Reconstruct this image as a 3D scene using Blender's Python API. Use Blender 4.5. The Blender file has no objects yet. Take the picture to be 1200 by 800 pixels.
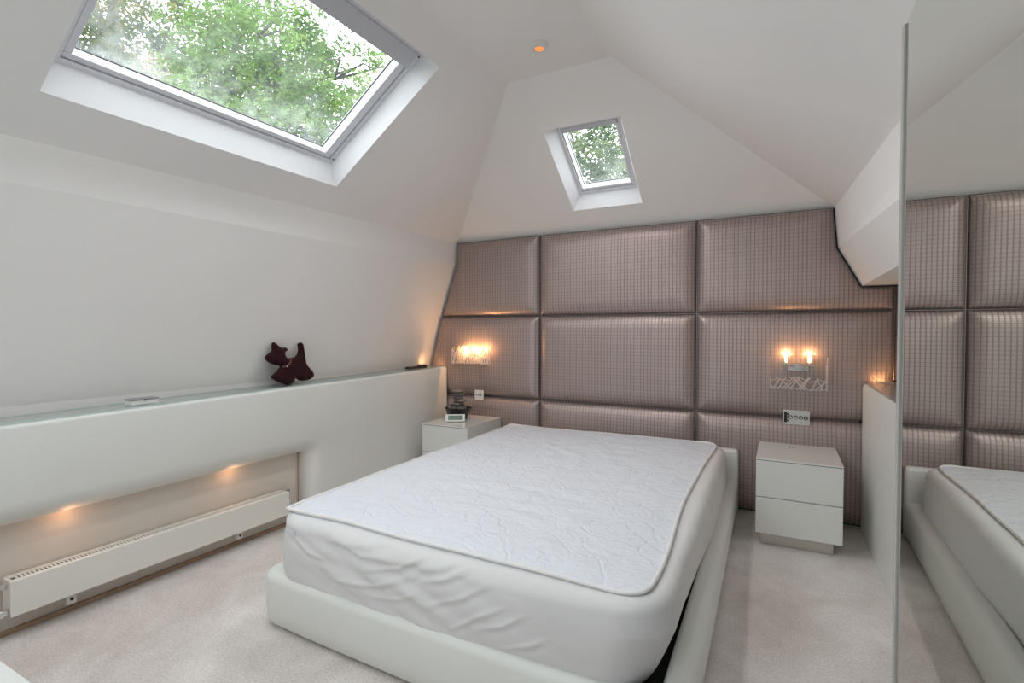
import bpy, bmesh, math, random
from mathutils import Vector, Matrix, noise
from mathutils.geometry import tessellate_polygon
PI = math.pi
SC = bpy.context.scene
COL = SC.collection
random.seed(7)

# ------------------------------------------------------------------ helpers
ORG = {}
def link(o, parent=None):
    COL.objects.link(o)
    if parent is not None: o.parent = parent
    return o

def obj(name, bm, mat, parent=None, smooth=False, recalc=True, loc=None):
    """bm is in world coordinates; origin moved to the parent's location / loc"""
    if recalc: bmesh.ops.recalc_face_normals(bm, faces=bm.faces)
    org = Vector(loc) if loc is not None else None
    if parent is not None and org is None: org = Vector(ORG.get(parent.name, (0, 0, 0)))
    if org is not None: bmesh.ops.translate(bm, vec=-org, verts=bm.verts)
    me = bpy.data.meshes.new(name); bm.to_mesh(me); bm.free()
    if smooth:
        for p in me.polygons: p.use_smooth = True
    for m in (mat if isinstance(mat, (list, tuple)) else [mat]): me.materials.append(m)
    o = bpy.data.objects.new(name, me)
    link(o, parent)
    if parent is None and org is not None: o.location = org
    if org is not None: ORG[o.name] = tuple(org)
    return o

def autosmooth(o, ang=35):
    me = o.data
    for p in me.polygons: p.use_smooth = True
    bm = bmesh.new(); bm.from_mesh(me)
    for e in bm.edges:
        if len(e.link_faces) == 2 and e.calc_face_angle(0) > math.radians(ang): e.smooth = False
    bm.to_mesh(me); bm.free()
    return o

def tag(o, label, cat, group=None, kind=None):
    o['label'] = label; o['category'] = cat
    if group: o['group'] = group
    if kind: o['kind'] = kind
    return o

def thing(name, label, cat, loc, group=None):
    o = bpy.data.objects.new(name, None); link(o)
    o.empty_display_size = 0.1
    o.location = loc; ORG[o.name] = tuple(loc)
    return tag(o, label, cat, group)

def struct(name, bm, mat, recalc=True, smooth=False):
    o = obj(name, bm, mat, None, smooth, recalc); o['kind'] = 'structure'; return o

def box(bm, x0, x1, y0, y1, z0, z1, bev=0.0, seg=2, mi=0):
    vs = [bm.verts.new((x, y, z)) for x in (x0, x1) for y in (y0, y1) for z in (z0, z1)]
    idx = [(0,1,3,2),(4,6,7,5),(0,4,5,1),(2,3,7,6),(0,2,6,4),(1,5,7,3)]
    fs = [bm.faces.new([vs[i] for i in f]) for f in idx]
    for f in fs: f.material_index = mi
    if bev > 0:
        es = list({e for f in fs for e in f.edges})
        r = bmesh.ops.bevel(bm, geom=es, offset=bev, segments=seg, profile=0.5, affect='EDGES')
        for f in r['faces']: f.material_index = mi
    return fs

def frame_box(bm, O, A, B, N, a0, a1, b0, b1, n0, n1, bev=0.0, mi=0):
    """box in a local frame O + a*A + b*B + n*N"""
    t = bmesh.new(); box(t, a0, a1, b0, b1, n0, n1, bev)
    vm = {}
    for v in t.verts: vm[v] = bm.verts.new(O + A * v.co.x + B * v.co.y + N * v.co.z)
    for f in t.faces:
        g = bm.faces.new([vm[v] for v in f.verts]); g.material_index = mi
    t.free()

def cyl(bm, p0, p1, r0, r1=None, n=20, cap=True, mi=0):
    r1 = r0 if r1 is None else r1
    p0 = Vector(p0); p1 = Vector(p1); d = (p1 - p0).normalized()
    a = d.orthogonal().normalized(); b = d.cross(a)
    A = [bm.verts.new(p0 + (a * math.cos(2*PI*i/n) + b * math.sin(2*PI*i/n)) * r0) for i in range(n)]
    B = [bm.verts.new(p1 + (a * math.cos(2*PI*i/n) + b * math.sin(2*PI*i/n)) * r1) for i in range(n)]
    for i in range(n):
        bm.faces.new((A[i], A[(i+1) % n], B[(i+1) % n], B[i])).material_index = mi
    if cap:
        bm.faces.new(A[::-1]).material_index = mi; bm.faces.new(B).material_index = mi

def lathe(bm, cx, cy, prof, n=32, axis=None, mi=0):
    rings = []
    for r, z in prof:
        rings.append([bm.verts.new((cx + max(r, 1e-4)*math.cos(2*PI*i/n), cy + max(r, 1e-4)*math.sin(2*PI*i/n), z)) for i in range(n)])
    for k in range(len(rings)-1):
        for i in range(n):
            bm.faces.new((rings[k][i], rings[k][(i+1) % n], rings[k+1][(i+1) % n], rings[k+1][i])).material_index = mi
    bm.faces.new(rings[0][::-1]).material_index = mi; bm.faces.new(rings[-1]).material_index = mi

def tube(bm, pts, r, n=10, closed=False, cap=True):
    pts = [Vector(p) for p in pts]; N = len(pts); rings = []
    up = Vector((0, 0, 1))
    for i, p in enumerate(pts):
        if closed: t = pts[(i+1) % N] - pts[i-1]
        else: t = pts[min(i+1, N-1)] - pts[max(i-1, 0)]
        t.normalize()
        a = t.cross(up)
        if a.length < 1e-3: a = t.orthogonal()
        a.normalize(); b = t.cross(a)
        rr = r[i] if isinstance(r, (list, tuple)) else r
        rings.append([bm.verts.new(p + (a*math.cos(2*PI*k/n) + b*math.sin(2*PI*k/n))*rr) for k in range(n)])
    for i in range(N if closed else N-1):
        A, B = rings[i], rings[(i+1) % N]
        for k in range(n): bm.faces.new((A[k], A[(k+1) % n], B[(k+1) % n], B[k]))
    if not closed and cap:
        bm.faces.new(rings[0][::-1]); bm.faces.new(rings[-1])

def poly_holes(bm, O, A, B, outer, holes=(), mi=0):
    """planar polygon with holes in frame O + a*A + b*B"""
    loops = [outer] + list(holes)
    flat = [p for l in loops for p in l]
    tris = tessellate_polygon([[Vector((p[0], p[1], 0)) for p in l] for l in loops])
    vs = [bm.verts.new(O + A*p[0] + B*p[1]) for p in flat]
    for t in tris:
        try: bm.faces.new([vs[i] for i in t]).material_index = mi
        except ValueError: pass

def face(bm, pts, mi=0):
    f = bm.faces.new([bm.verts.new(p) for p in pts]); f.material_index = mi; return f

# ------------------------------------------------------------------ materials
def nm(name):
    m = bpy.data.materials.new(name); m.use_nodes = True
    nt = m.node_tree; return m, nt, nt.nodes['Principled BSDF']
def N(nt, t, **k):
    n = nt.nodes.new(t)
    for a, b in k.items():
        if a.startswith('i_'): n.inputs[int(a[2:])].default_value = b
        else: setattr(n, a, b)
    return n
def mat(name, col, rough=0.5, metal=0.0, spec=None, coat=0.0, nscale=0, namt=0.0, bump=0.0, bscale=50, emit=None, estr=0, sheen=0, bdist=0.01):
    m, nt, b = nm(name)
    b.inputs['Base Color'].default_value = (*col, 1); b.inputs['Roughness'].default_value = rough
    b.inputs['Metallic'].default_value = metal
    if spec is not None: b.inputs['Specular IOR Level'].default_value = spec
    b.inputs['Coat Weight'].default_value = coat; b.inputs['Sheen Weight'].default_value = sheen
    L = nt.links.new
    tc = N(nt, 'ShaderNodeTexCoord')
    if namt:
        no = N(nt, 'ShaderNodeTexNoise'); no.inputs['Scale'].default_value = nscale; no.inputs['Detail'].default_value = 4
        L(tc.outputs['Object'], no.inputs['Vector'])
        mr = N(nt, 'ShaderNodeMapRange'); mr.inputs['From Min'].default_value = .3; mr.inputs['From Max'].default_value = .7
        mr.inputs['To Min'].default_value = 1 - namt; mr.inputs['To Max'].default_value = 1 + namt
        L(no.outputs['Fac'], mr.inputs['Value'])
        mx = N(nt, 'ShaderNodeVectorMath', operation='SCALE'); mx.inputs[0].default_value = col
        L(mr.outputs[0], mx.inputs['Scale']); L(mx.outputs[0], b.inputs['Base Color'])
    if bump:
        n2 = N(nt, 'ShaderNodeTexNoise'); n2.inputs['Scale'].default_value = bscale; n2.inputs['Detail'].default_value = 3
        L(tc.outputs['Object'], n2.inputs['Vector'])
        bp = N(nt, 'ShaderNodeBump'); bp.inputs['Strength'].default_value = bump; bp.inputs['Distance'].default_value = bdist
        L(n2.outputs['Fac'], bp.inputs['Height']); L(bp.outputs[0], b.inputs['Normal'])
    if emit: b.inputs['Emission Color'].default_value = (*emit, 1); b.inputs['Emission Strength'].default_value = estr
    return m

M = {}
M['plaster'] = mat('plaster', (.875, .865, .86), .9, namt=.012, nscale=1.3, bump=.05, bscale=90, spec=.2)
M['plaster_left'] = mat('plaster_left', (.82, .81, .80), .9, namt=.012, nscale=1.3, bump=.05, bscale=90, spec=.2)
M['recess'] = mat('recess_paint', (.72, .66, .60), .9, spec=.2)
M['lining'] = mat('reveal_white', (.84, .84, .86), .5)
M['frame_white'] = mat('window_lacquer', (.74, .75, .79), .35)
M['frame_grey'] = mat('window_aluminium_grey', (.60, .61, .65), .4)
M['leather'] = mat('white_leather', (.75, .765, .74), .42, bump=.12, bscale=160, bdist=.002, namt=.012, nscale=3, spec=.4)
M['gloss'] = mat('white_gloss_lacquer', (.73, .745, .73), .15, coat=.3, spec=.5)
M['steel'] = mat('brushed_steel', (.62, .60, .55), .35, metal=.9)
M['chrome'] = mat('chrome', (.8, .8, .8), .08, metal=1)
M['satin'] = mat('satin_chrome', (.72, .73, .72), .28, metal=.75)
M['white_plastic'] = mat('white_plastic', (.80, .80, .77), .35)
M['black'] = mat('black_plastic', (.018, .017, .018), .4)
M['black_base'] = mat('black_fabric', (.012, .012, .013), .8)
M['rad_white'] = mat('radiator_enamel', (.80, .79, .74), .35)
M['rad_slot'] = mat('radiator_slot', (.10, .07, .05), .8)
M['tan'] = mat('tan_wood_strip', (.36, .24, .16), .6, namt=.1, nscale=12)
M['dark_gap'] = mat('shadow_gap', (.03, .024, .022), .8)
M['trim'] = mat('seam_metal', (.36, .30, .28), .35, metal=.6)
M['stile'] = mat('stile_grey', (.42, .41, .39), .5)
M['mirror'] = mat('mirror_silver', (.80, .83, .78), .004, metal=1)
M['lcd'] = mat('lcd_green', (.16, .27, .20), .25)
M['lcd_dark'] = mat('lcd_segment', (.05, .09, .07), .4)
M['stone'] = mat('grey_stone', (.16, .14, .13), .35, namt=.5, nscale=14, bump=.4, bscale=25)
M['piping'] = mat('white_piping', (.80, .80, .80), .6)
M['dog'] = mat('burgundy_felt', (.026, .006, .009), .95, bump=.5, bscale=300, bdist=.003, sheen=.08, spec=.1)
M['collar'] = mat('collar_leather', (.16, .05, .04), .5)
def lattice():
    m, nt, b = nm('white_lattice'); nt.nodes.remove(b); L = nt.links.new
    d = N(nt, 'ShaderNodeBsdfDiffuse'); t = N(nt, 'ShaderNodeBsdfTranslucent'); mx = N(nt, 'ShaderNodeMixShader'); mx.inputs[0].default_value = .62
    d.inputs[0].default_value = (.92, .86, .84, 1); t.inputs[0].default_value = (.95, .88, .84, 1)
    L(d.outputs[0], mx.inputs[1]); L(t.outputs[0], mx.inputs[2]); L(mx.outputs[0], nt.nodes['Material Output'].inputs['Surface']); return m
M['lattice'] = lattice()
M['bulb'] = mat('halogen_bulb', (1, .8, .6), .3, emit=(1, .50, .17), estr=10)
M['amber'] = mat('amber_lens', (.8, .3, .08), .3, emit=(1, .30, .07), estr=.7)
M['warm_led'] = mat('warm_lamp_lens', (1, .8, .6), .3, emit=(1, .55, .25), estr=1.6)
M['bark'] = mat('bark', (.13, .12, .115), .9, namt=.4, nscale=8, bump=.6, bscale=12)

def glass(name, tint=(1, 1, 1), gl=.06, rough=.0, dirt=0.0):
    m, nt, b = nm(name); nt.nodes.remove(b)
    out = nt.nodes['Material Output']; L = nt.links.new
    t = N(nt, 'ShaderNodeBsdfTransparent'); t.inputs[0].default_value = (*tint, 1)
    g = N(nt, 'ShaderNodeBsdfGlossy'); g.inputs['Roughness'].default_value = rough
    lw = N(nt, 'ShaderNodeLayerWeight'); lw.inputs[0].default_value = .5
    fr = N(nt, 'ShaderNodeMath', operation='POWER'); fr.inputs[1].default_value = 5; L(lw.outputs['Facing'], fr.inputs[0])
    mx = N(nt, 'ShaderNodeMixShader')
    sc = N(nt, 'ShaderNodeMath', operation='MULTIPLY_ADD'); sc.inputs[1].default_value = .6; sc.inputs[2].default_value = gl
    sc.use_clamp = True
    L(fr.outputs[0], sc.inputs[0]); L(sc.outputs[0], mx.inputs[0]); L(t.outputs[0], mx.inputs[1]); L(g.outputs[0], mx.inputs[2])
    last = mx
    if dirt:
        tc = N(nt, 'ShaderNodeTexCoord'); no = N(nt, 'ShaderNodeTexNoise')
        no.inputs['Scale'].default_value = 5; no.inputs['Detail'].default_value = 8; no.inputs['Roughness'].default_value = .7
        mp = N(nt, 'ShaderNodeMapping'); mp.inputs['Scale'].default_value = (1, 1, 1)
        L(tc.outputs['Object'], mp.inputs[0]); L(mp.outputs[0], no.inputs['Vector'])
        mr = N(nt, 'ShaderNodeMapRange'); mr.inputs['From Min'].default_value = .35; mr.inputs['From Max'].default_value = .75
        mr.inputs['To Max'].default_value = dirt
        # dust gathers along the lower edge of the pane (a stain with a shape of its own)
        sep = N(nt, 'ShaderNodeSeparateXYZ'); L(tc.outputs['Generated'], sep.inputs[0])
        m2 = N(nt, 'ShaderNodeMapRange'); m2.inputs['From Min'].default_value = .42; m2.inputs['From Max'].default_value = .0
        m2.inputs['To Min'].default_value = .25; m2.inputs['To Max'].default_value = 1.0
        L(sep.outputs[2], m2.inputs['Value']); L(no.outputs['Fac'], mr.inputs['Value'])
        mu = N(nt, 'ShaderNodeMath', operation='MULTIPLY'); L(mr.outputs[0], mu.inputs[0]); L(m2.outputs[0], mu.inputs[1])
        tr = N(nt, 'ShaderNodeBsdfTranslucent'); tr.inputs[0].default_value = (.9, .95, .95, 1)
        m3 = N(nt, 'ShaderNodeMixShader'); L(mu.outputs[0], m3.inputs[0]); L(mx.outputs[0], m3.inputs[1]); L(tr.outputs[0], m3.inputs[2])
        last = m3
    L(last.outputs[0], out.inputs['Surface'])
    return m
M['pane'] = glass('window_glass', (.97, .99, .985), .03, 0, .15)
M['pane_small'] = glass('window_glass_weathered', (.97, .99, .985), .03, 0, .12)
M['clear'] = glass('clear_acrylic', (.98, .98, .98), .04)
M['shelf_glass'] = glass('green_edge_glass', (.985, .997, .994), .10)
M['edge_glass'] = mat('glass_edge_teal', (.50, .60, .58), .15)

def carpet():
    m, nt, b = nm('beige_carpet'); L = nt.links.new
    tc = N(nt, 'ShaderNodeTexCoord')
    n1 = N(nt, 'ShaderNodeTexNoise'); n1.inputs['Scale'].default_value = 2.2; n1.inputs['Detail'].default_value = 7; n1.inputs['Roughness'].default_value = .65; n1.inputs['Distortion'].default_value = .6
    n2 = N(nt, 'ShaderNodeTexNoise'); n2.inputs['Scale'].default_value = 110; n2.inputs['Detail'].default_value = 3
    L(tc.outputs['Object'], n1.inputs[0]); L(tc.outputs['Object'], n2.inputs[0])
    r = N(nt, 'ShaderNodeValToRGB'); r.color_ramp.elements[0].position = .3; r.color_ramp.elements[1].position = .72
    r.color_ramp.elements[0].color = (.57, .525, .49, 1); r.color_ramp.elements[1].color = (.80, .765, .745, 1)
    L(n1.outputs['Fac'], r.inputs[0])
    r2 = N(nt, 'ShaderNodeMapRange'); r2.inputs['From Min'].default_value = .3; r2.inputs['From Max'].default_value = .7; r2.inputs['To Min'].default_value = .86; r2.inputs['To Max'].default_value = 1.12
    L(n2.outputs['Fac'], r2.inputs['Value'])
    v = N(nt, 'ShaderNodeVectorMath', operation='SCALE'); L(r.outputs[0], v.inputs[0]); L(r2.outputs[0], v.inputs['Scale'])
    L(v.outputs[0], b.inputs['Base Color']); b.inputs['Roughness'].default_value = 1; b.inputs['Specular IOR Level'].default_value = .05
    b.inputs['Sheen Weight'].default_value = .15
    bp = N(nt, 'ShaderNodeBump'); bp.inputs['Strength'].default_value = .6; bp.inputs['Distance'].default_value = .006
    ad = N(nt, 'ShaderNodeMath', operation='ADD'); L(n1.outputs['Fac'], ad.inputs[0]); L(n2.outputs['Fac'], ad.inputs[1])
    L(ad.outputs[0], bp.inputs['Height']); L(bp.outputs[0], b.inputs['Normal'])
    return m
M['carpet'] = carpet()

def satin_panel():
    """taupe satin, embossed with a grid of small padded squares"""
    m, nt, b = nm('taupe_quilted_satin'); L = nt.links.new
    tc = N(nt, 'ShaderNodeTexCoord'); sep = N(nt, 'ShaderNodeSeparateXYZ'); L(tc.outputs['Object'], sep.inputs[0])
    def groove(sock, pitch, w):
        a = N(nt, 'ShaderNodeMath', operation='MULTIPLY'); a.inputs[1].default_value = 1/pitch; L(sock, a.inputs[0])
        f = N(nt, 'ShaderNodeMath', operation='FRACT'); L(a.outputs[0], f.inputs[0])
        s = N(nt, 'ShaderNodeMath', operation='SUBTRACT'); s.inputs[1].default_value = .5; L(f.outputs[0], s.inputs[0])
        ab = N(nt, 'ShaderNodeMath', operation='ABSOLUTE'); L(s.outputs[0], ab.inputs[0])
        r = N(nt, 'ShaderNodeMapRange', interpolation_type='SMOOTHSTEP'); r.inputs['From Min'].default_value = .5 - w; r.inputs['From Max'].default_value = .5 - w*.25
        r.inputs['To Min'].default_value = 1; r.inputs['To Max'].default_value = 0
        L(ab.outputs[0], r.inputs['Value']); return r
    gx = groove(sep.outputs[0], .0262, .20); gz = groove(sep.outputs[2], .0262, .17)
    ix = N(nt, 'ShaderNodeMath', operation='SUBTRACT'); ix.inputs[0].default_value = 1; L(gx.outputs[0], ix.inputs[1])
    w1 = N(nt, 'ShaderNodeMath', operation='MULTIPLY_ADD'); L(gz.outputs[0], w1.inputs[0]); w1.inputs[1].default_value = .45; w1.inputs[2].default_value = .30
    w2 = N(nt, 'ShaderNodeMath', operation='MULTIPLY'); L(ix.outputs[0], w2.inputs[0]); L(w1.outputs[0], w2.inputs[1])
    w3 = N(nt, 'ShaderNodeMath', operation='MULTIPLY_ADD'); L(gz.outputs[0], w3.inputs[0]); w3.inputs[1].default_value = .45; w3.inputs[2].default_value = .55
    mu = N(nt, 'ShaderNodeMath', operation='SUBTRACT', use_clamp=True); L(w3.outputs[0], mu.inputs[0]); L(w2.outputs[0], mu.inputs[1])
    mx = N(nt, 'ShaderNodeMix', data_type='RGBA'); mx.inputs[6].default_value = (.235, .178, .165, 1); mx.inputs[7].default_value = (.425, .345, .325, 1)
    L(mu.outputs[0], mx.inputs[0]); L(mx.outputs[2], b.inputs['Base Color'])
    b.inputs['Roughness'].default_value = .37; b.inputs['Metallic'].default_value = .5; b.inputs['Sheen Weight'].default_value = .1
    bp = N(nt, 'ShaderNodeBump'); bp.inputs['Strength'].default_value = .35; bp.inputs['Distance'].default_value = .003
    L(mu.outputs[0], bp.inputs['Height']); L(bp.outputs[0], b.inputs['Normal'])
    return m
M['satin_panel'] = satin_panel()

def quilt():
    m, nt, b = nm('white_quilted_cotton'); L = nt.links.new
    tc = N(nt, 'ShaderNodeTexCoord')
    # wavy diamond stitching
    nz = N(nt, 'ShaderNodeTexNoise'); nz.inputs['Scale'].default_value = 5; nz.inputs['Detail'].default_value = 2
    L(tc.outputs['Object'], nz.inputs[0])
    ms = N(nt, 'ShaderNodeVectorMath', operation='SCALE'); ms.inputs['Scale'].default_value = .10; L(nz.outputs['Color'], ms.inputs[0])
    ad = N(nt, 'ShaderNodeVectorMath', operation='ADD'); L(tc.outputs['Object'], ad.inputs[0]); L(ms.outputs[0], ad.inputs[1])
    vo = N(nt, 'ShaderNodeTexVoronoi', feature='DISTANCE_TO_EDGE'); vo.inputs['Scale'].default_value = 5.5; L(ad.outputs[0], vo.inputs['Vector'])
    r = N(nt, 'ShaderNodeMapRange', interpolation_type='SMOOTHSTEP'); r.inputs['From Max'].default_value = .05; r.inputs['To Max'].default_value = .24; L(vo.outputs['Distance'], r.inputs['Value'])
    n2 = N(nt, 'ShaderNodeTexNoise'); n2.inputs['Scale'].default_value = 22; n2.inputs['Detail'].default_value = 5; n2.inputs['Distortion'].default_value = 1.6
    L(tc.outputs['Object'], n2.inputs[0])
    n3 = N(nt, 'ShaderNodeTexNoise'); n3.inputs['Scale'].default_value = 7; n3.inputs['Detail'].default_value = 3; n3.inputs['Distortion'].default_value = 1.0
    L(tc.outputs['Object'], n3.inputs[0])
    a1 = N(nt, 'ShaderNodeMath', operation='MULTIPLY_ADD'); L(n2.outputs['Fac'], a1.inputs[0]); a1.inputs[1].default_value = .8; L(r.outputs[0], a1.inputs[2])
    a2 = N(nt, 'ShaderNodeMath', operation='MULTIPLY_ADD'); L(n3.outputs['Fac'], a2.inputs[0]); a2.inputs[1].default_value = 1.6; L(a1.outputs[0], a2.inputs[2])
    bp = N(nt, 'ShaderNodeBump'); bp.inputs['Strength'].default_value = .85; bp.inputs['Distance'].default_value = .010
    L(a2.outputs[0], bp.inputs['Height']); L(bp.outputs[0], b.inputs['Normal'])
    # faint yellowish patch near the head end
    gd = N(nt, 'ShaderNodeVectorMath', operation='DISTANCE'); gd.inputs[1].default_value = QSTAIN; L(tc.outputs['Object'], gd.inputs[0])
    r2 = N(nt, 'ShaderNodeMapRange', interpolation_type='SMOOTHSTEP'); r2.inputs['From Min'].default_value = .05; r2.inputs['From Max'].default_value = .55; r2.inputs['To Min'].default_value = 1; r2.inputs['To Max'].default_value = 0
    L(gd.outputs['Value'], r2.inputs['Value'])
    m4 = N(nt, 'ShaderNodeMath', operation='MULTIPLY'); L(r2.outputs[0], m4.inputs[0]); L(n2.outputs['Fac'], m4.inputs[1])
    mx = N(nt, 'ShaderNodeMix', data_type='RGBA'); mx.inputs[6].default_value = (.76, .785, .84, 1); mx.inputs[7].default_value = (.80, .79, .70, 1)
    L(m4.outputs[0], mx.inputs[0]); L(mx.outputs[2], b.inputs['Base Color'])
    b.inputs['Roughness'].default_value = .85; b.inputs['Specular IOR Level'].default_value = .15
    return m
QSTAIN = (.05, .75, .5)
M['quilt'] = quilt()
M['sheet'] = mat('white_fitted_cotton', (.71, .71, .715), .8, bump=.15, bscale=12, bdist=.006, spec=.2)

def leaf_mat(name, cols):
    m, nt, b = nm(name); nt.nodes.remove(b); L = nt.links.new
    tc = N(nt, 'ShaderNodeTexCoord'); no = N(nt, 'ShaderNodeTexNoise'); no.inputs['Scale'].default_value = 1.7; no.inputs['Detail'].default_value = 6
    L(tc.outputs['Object'], no.inputs[0])
    r = N(nt, 'ShaderNodeValToRGB'); els = r.color_ramp.elements
    els[0].position = .32; els[0].color = (*cols[0], 1); els[1].position = .68; els[1].color = (*cols[-1], 1)
    for k, c in enumerate(cols[1:-1]):
        e = els.new(.32 + .36*(k+1)/(len(cols)-1)); e.color = (*c, 1)
    L(no.outputs['Fac'], r.inputs[0])
    d = N(nt, 'ShaderNodeBsdfDiffuse'); t = N(nt, 'ShaderNodeBsdfTranslucent'); mx = N(nt, 'ShaderNodeMixShader'); mx.inputs[0].default_value = .5
    L(r.outputs[0], d.inputs[0]); L(r.outputs[0], t.inputs[0]); L(d.outputs[0], mx.inputs[1]); L(t.outputs[0], mx.inputs[2])
    L(mx.outputs[0], nt.nodes['Material Output'].inputs['Surface'])
    return m
M['leaf_green'] = leaf_mat('leaf_green', [(.075, .125, .05), (.16, .27, .085), (.28, .38, .12)])
M['leaf_mix'] = leaf_mat('leaf_mix', [(.05, .07, .05), (.12, .16, .075), (.28, .22, .09)])
M['leaf_pale'] = leaf_mat('leaf_pale', [(.08, .12, .075), (.15, .21, .12), (.24, .27, .12)])

# ------------------------------------------------------------------ camera
cd = bpy.data.cameras.new('camera'); cam = bpy.data.objects.new('camera', cd); link(cam)
cam.location = (0, 0, 1.285)
cam.rotation_euler = (math.radians(90 - 1.24), 0, math.radians(27.9))
cd.sensor_width = 36; cd.lens = 18.0; cd.clip_start = .02; cd.clip_end = 200
SC.camera = cam
SC.view_settings.view_transform = 'Standard'; SC.view_settings.look = 'None'
SC.view_settings.gamma = 1; SC.view_settings.use_curve_mapping = False
SC.view_settings.exposure = .12
SC.cycles.use_denoising = True
SC.cycles.max_bounces = 14; SC.cycles.diffuse_bounces = 9; SC.cycles.glossy_bounces = 6
SC.cycles.transparent_max_bounces = 24; SC.cycles.transmission_bounces = 8
SC.cycles.sample_clamp_indirect = 6
SC.cycles.caustics_reflective = False; SC.cycles.caustics_refractive = False

# ------------------------------------------------------------------ the room shell
D = 4.0; ZC = 2.87; Z0 = 2.095; YR = -1.7
V = Vector
X = V((1, 0, 0)); Y = V((0, 1, 0)); Z = V((0, 0, 1))
def lerp(a, b, t): return a + (b-a)*t
def ext(far, near, y):            # point on the line far->near at the given y
    far = V(far); near = V(near); t = (y - far.y)/(near.y - far.y); return far + (near-far)*t

bm = bmesh.new(); poly_holes(bm, V((0, 0, 0)), X, Y, [(-3.3, YR), (1.05, YR), (1.05, 4.0), (-3.3, 4.0)])
struct('floor', bm, M['carpet'])

# left roof slope with the big skylight opening
aL = V((1.115, 0, .775)).normalized(); nL = V((-aL.z, 0, aL.x)); OL = V((-2.69, 0, Z0)); sT = 1.358
k1f, k1n = V((-2.69, 4, 2.095)), V((-2.741, .856, 2.06)); k1r = ext(k1f, k1n, YR)
k2f, k2n = V((-2.695, 4, 1.883)), V((-2.745, .853, 1.878)); k2r = ext(k2f, k2n, YR)
LO = (.907, 2.385, .19, 1.178)
RO = (-1.50, .20, .19, 1.178)       # second roof window, added behind the camera to brighten the room
def rect(y0, y1, s0, s1): return [(y0, s0), (y1, s0), (y1, s1), (y0, s1)]
bm = bmesh.new()
poly_holes(bm, OL, Y, aL, [(4.0, 0), (2.92, sT), (YR, sT), (YR, (k1r - OL).dot(aL))], [rect(*LO), rect(*RO)])
# end slope with the small skylight opening
aE = V((0, -1.08, .775)).normalized(); nE = V((0, aE.z, -aE.y)); OE = V((0, 4, Z0)); sE = math.hypot(1.08, .775)
SO = (-1.47, -.93, .227, .95)
poly_holes(bm, OE, X, aE, [(-2.69, 0), (.292, 0), (-.897, sE), (-1.575, sE)], [rect(*SO)])
# right slope
Af, An = V((.292, 4, 2.095)), V((.369, 2.278, 2.045)); Ar = ext(Af, An, YR)
aR = V((-1.189, 0, .775)).normalized(); nR = V((aR.z, 0, -aR.x)); OR = V((.292, 0, Z0)); sR = math.hypot(1.189, .775)
QO_ = (-1.45, .55, .38, 1.20)     # unseen roof window, added in the right slope for extra daylight
poly_holes(bm, OR, Y, aR, [(4.0, 0), (An.y, (An-OR).dot(aR)), (YR, (Ar-OR).dot(aR)), (YR, sR), (2.92, sR)], [rect(*QO_)])
face(bm, [(-1.575, 2.92, ZC), (-.897, 2.92, ZC), (-.897, YR, ZC), (-1.575, YR, ZC)])
struct('ceiling', bm, M['plaster'])

# left wall: leaning strips, lofted from the head wall to the rear wall
prof_f = [k1f, k2f, V((-2.775, 4, 1.66)), V((-2.862, 4, 1.415)), V((-2.925, 4, 1.19)), V((-2.984, 4, .95)), V((-2.984, 4, .60))]
prof_r = [k1r, k2r] + [V((p.x - .045, YR, p.z)) for p in prof_f[2:]]
bm = bmesh.new(); ny = 12
grid = [[bm.verts.new(lerp(a, b, j/ny)) for j in range(ny+1)] for a, b in zip(prof_f, prof_r)]
for i in range(len(grid)-1):
    for j in range(ny): bm.faces.new((grid[i][j], grid[i][j+1], grid[i+1][j+1], grid[i+1][j]))
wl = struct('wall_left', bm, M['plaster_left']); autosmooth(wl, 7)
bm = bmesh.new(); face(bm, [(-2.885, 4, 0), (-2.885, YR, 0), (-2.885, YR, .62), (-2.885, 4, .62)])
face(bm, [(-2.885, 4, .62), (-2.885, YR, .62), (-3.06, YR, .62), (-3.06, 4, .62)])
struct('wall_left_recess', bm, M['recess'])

# right side: band, leaning face, soffit, outer wall
Bf, Bn = V((.314, 4, 1.831)), V((.366, 2.241, 1.83)); Br = ext(Bf, Bn, YR)
Sf, Sn = V((.448, 4, 1.573)), V((.451, 2.754, 1.573)); Sr = ext(Sf, Sn, YR)
bm = bmesh.new()
for p, q, r, s in ((Af, Ar, Br, Bf), (Bf, Br, Sr, Sf), (Sf, Sr, V((1.0, YR, 1.573)), V((1.0, 4, 1.573))), (V((1.0, 4, 1.573)), V((1.0, YR, 1.573)), V((1.0, YR, 0)), V((1.0, 4, 0)))):
    face(bm, [p, q, r, s])
struct('wall_right', bm, M['plaster'])
# head wall behind the padded panels
bm = bmesh.new()
face(bm, [(-3.2, 4.001, 0), (1.05, 4.001, 0), (1.05, 4.001, 1.6), (.46, 4.001, 1.6), (.33, 4.001, 1.84), (.30, 4.001, 2.11), (-2.70, 4.001, 2.11), (-2.71, 4.001, 1.88), (-3.1, 4.001, 1.0)])
struct('wall_front', bm, M['dark_gap'])
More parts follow.
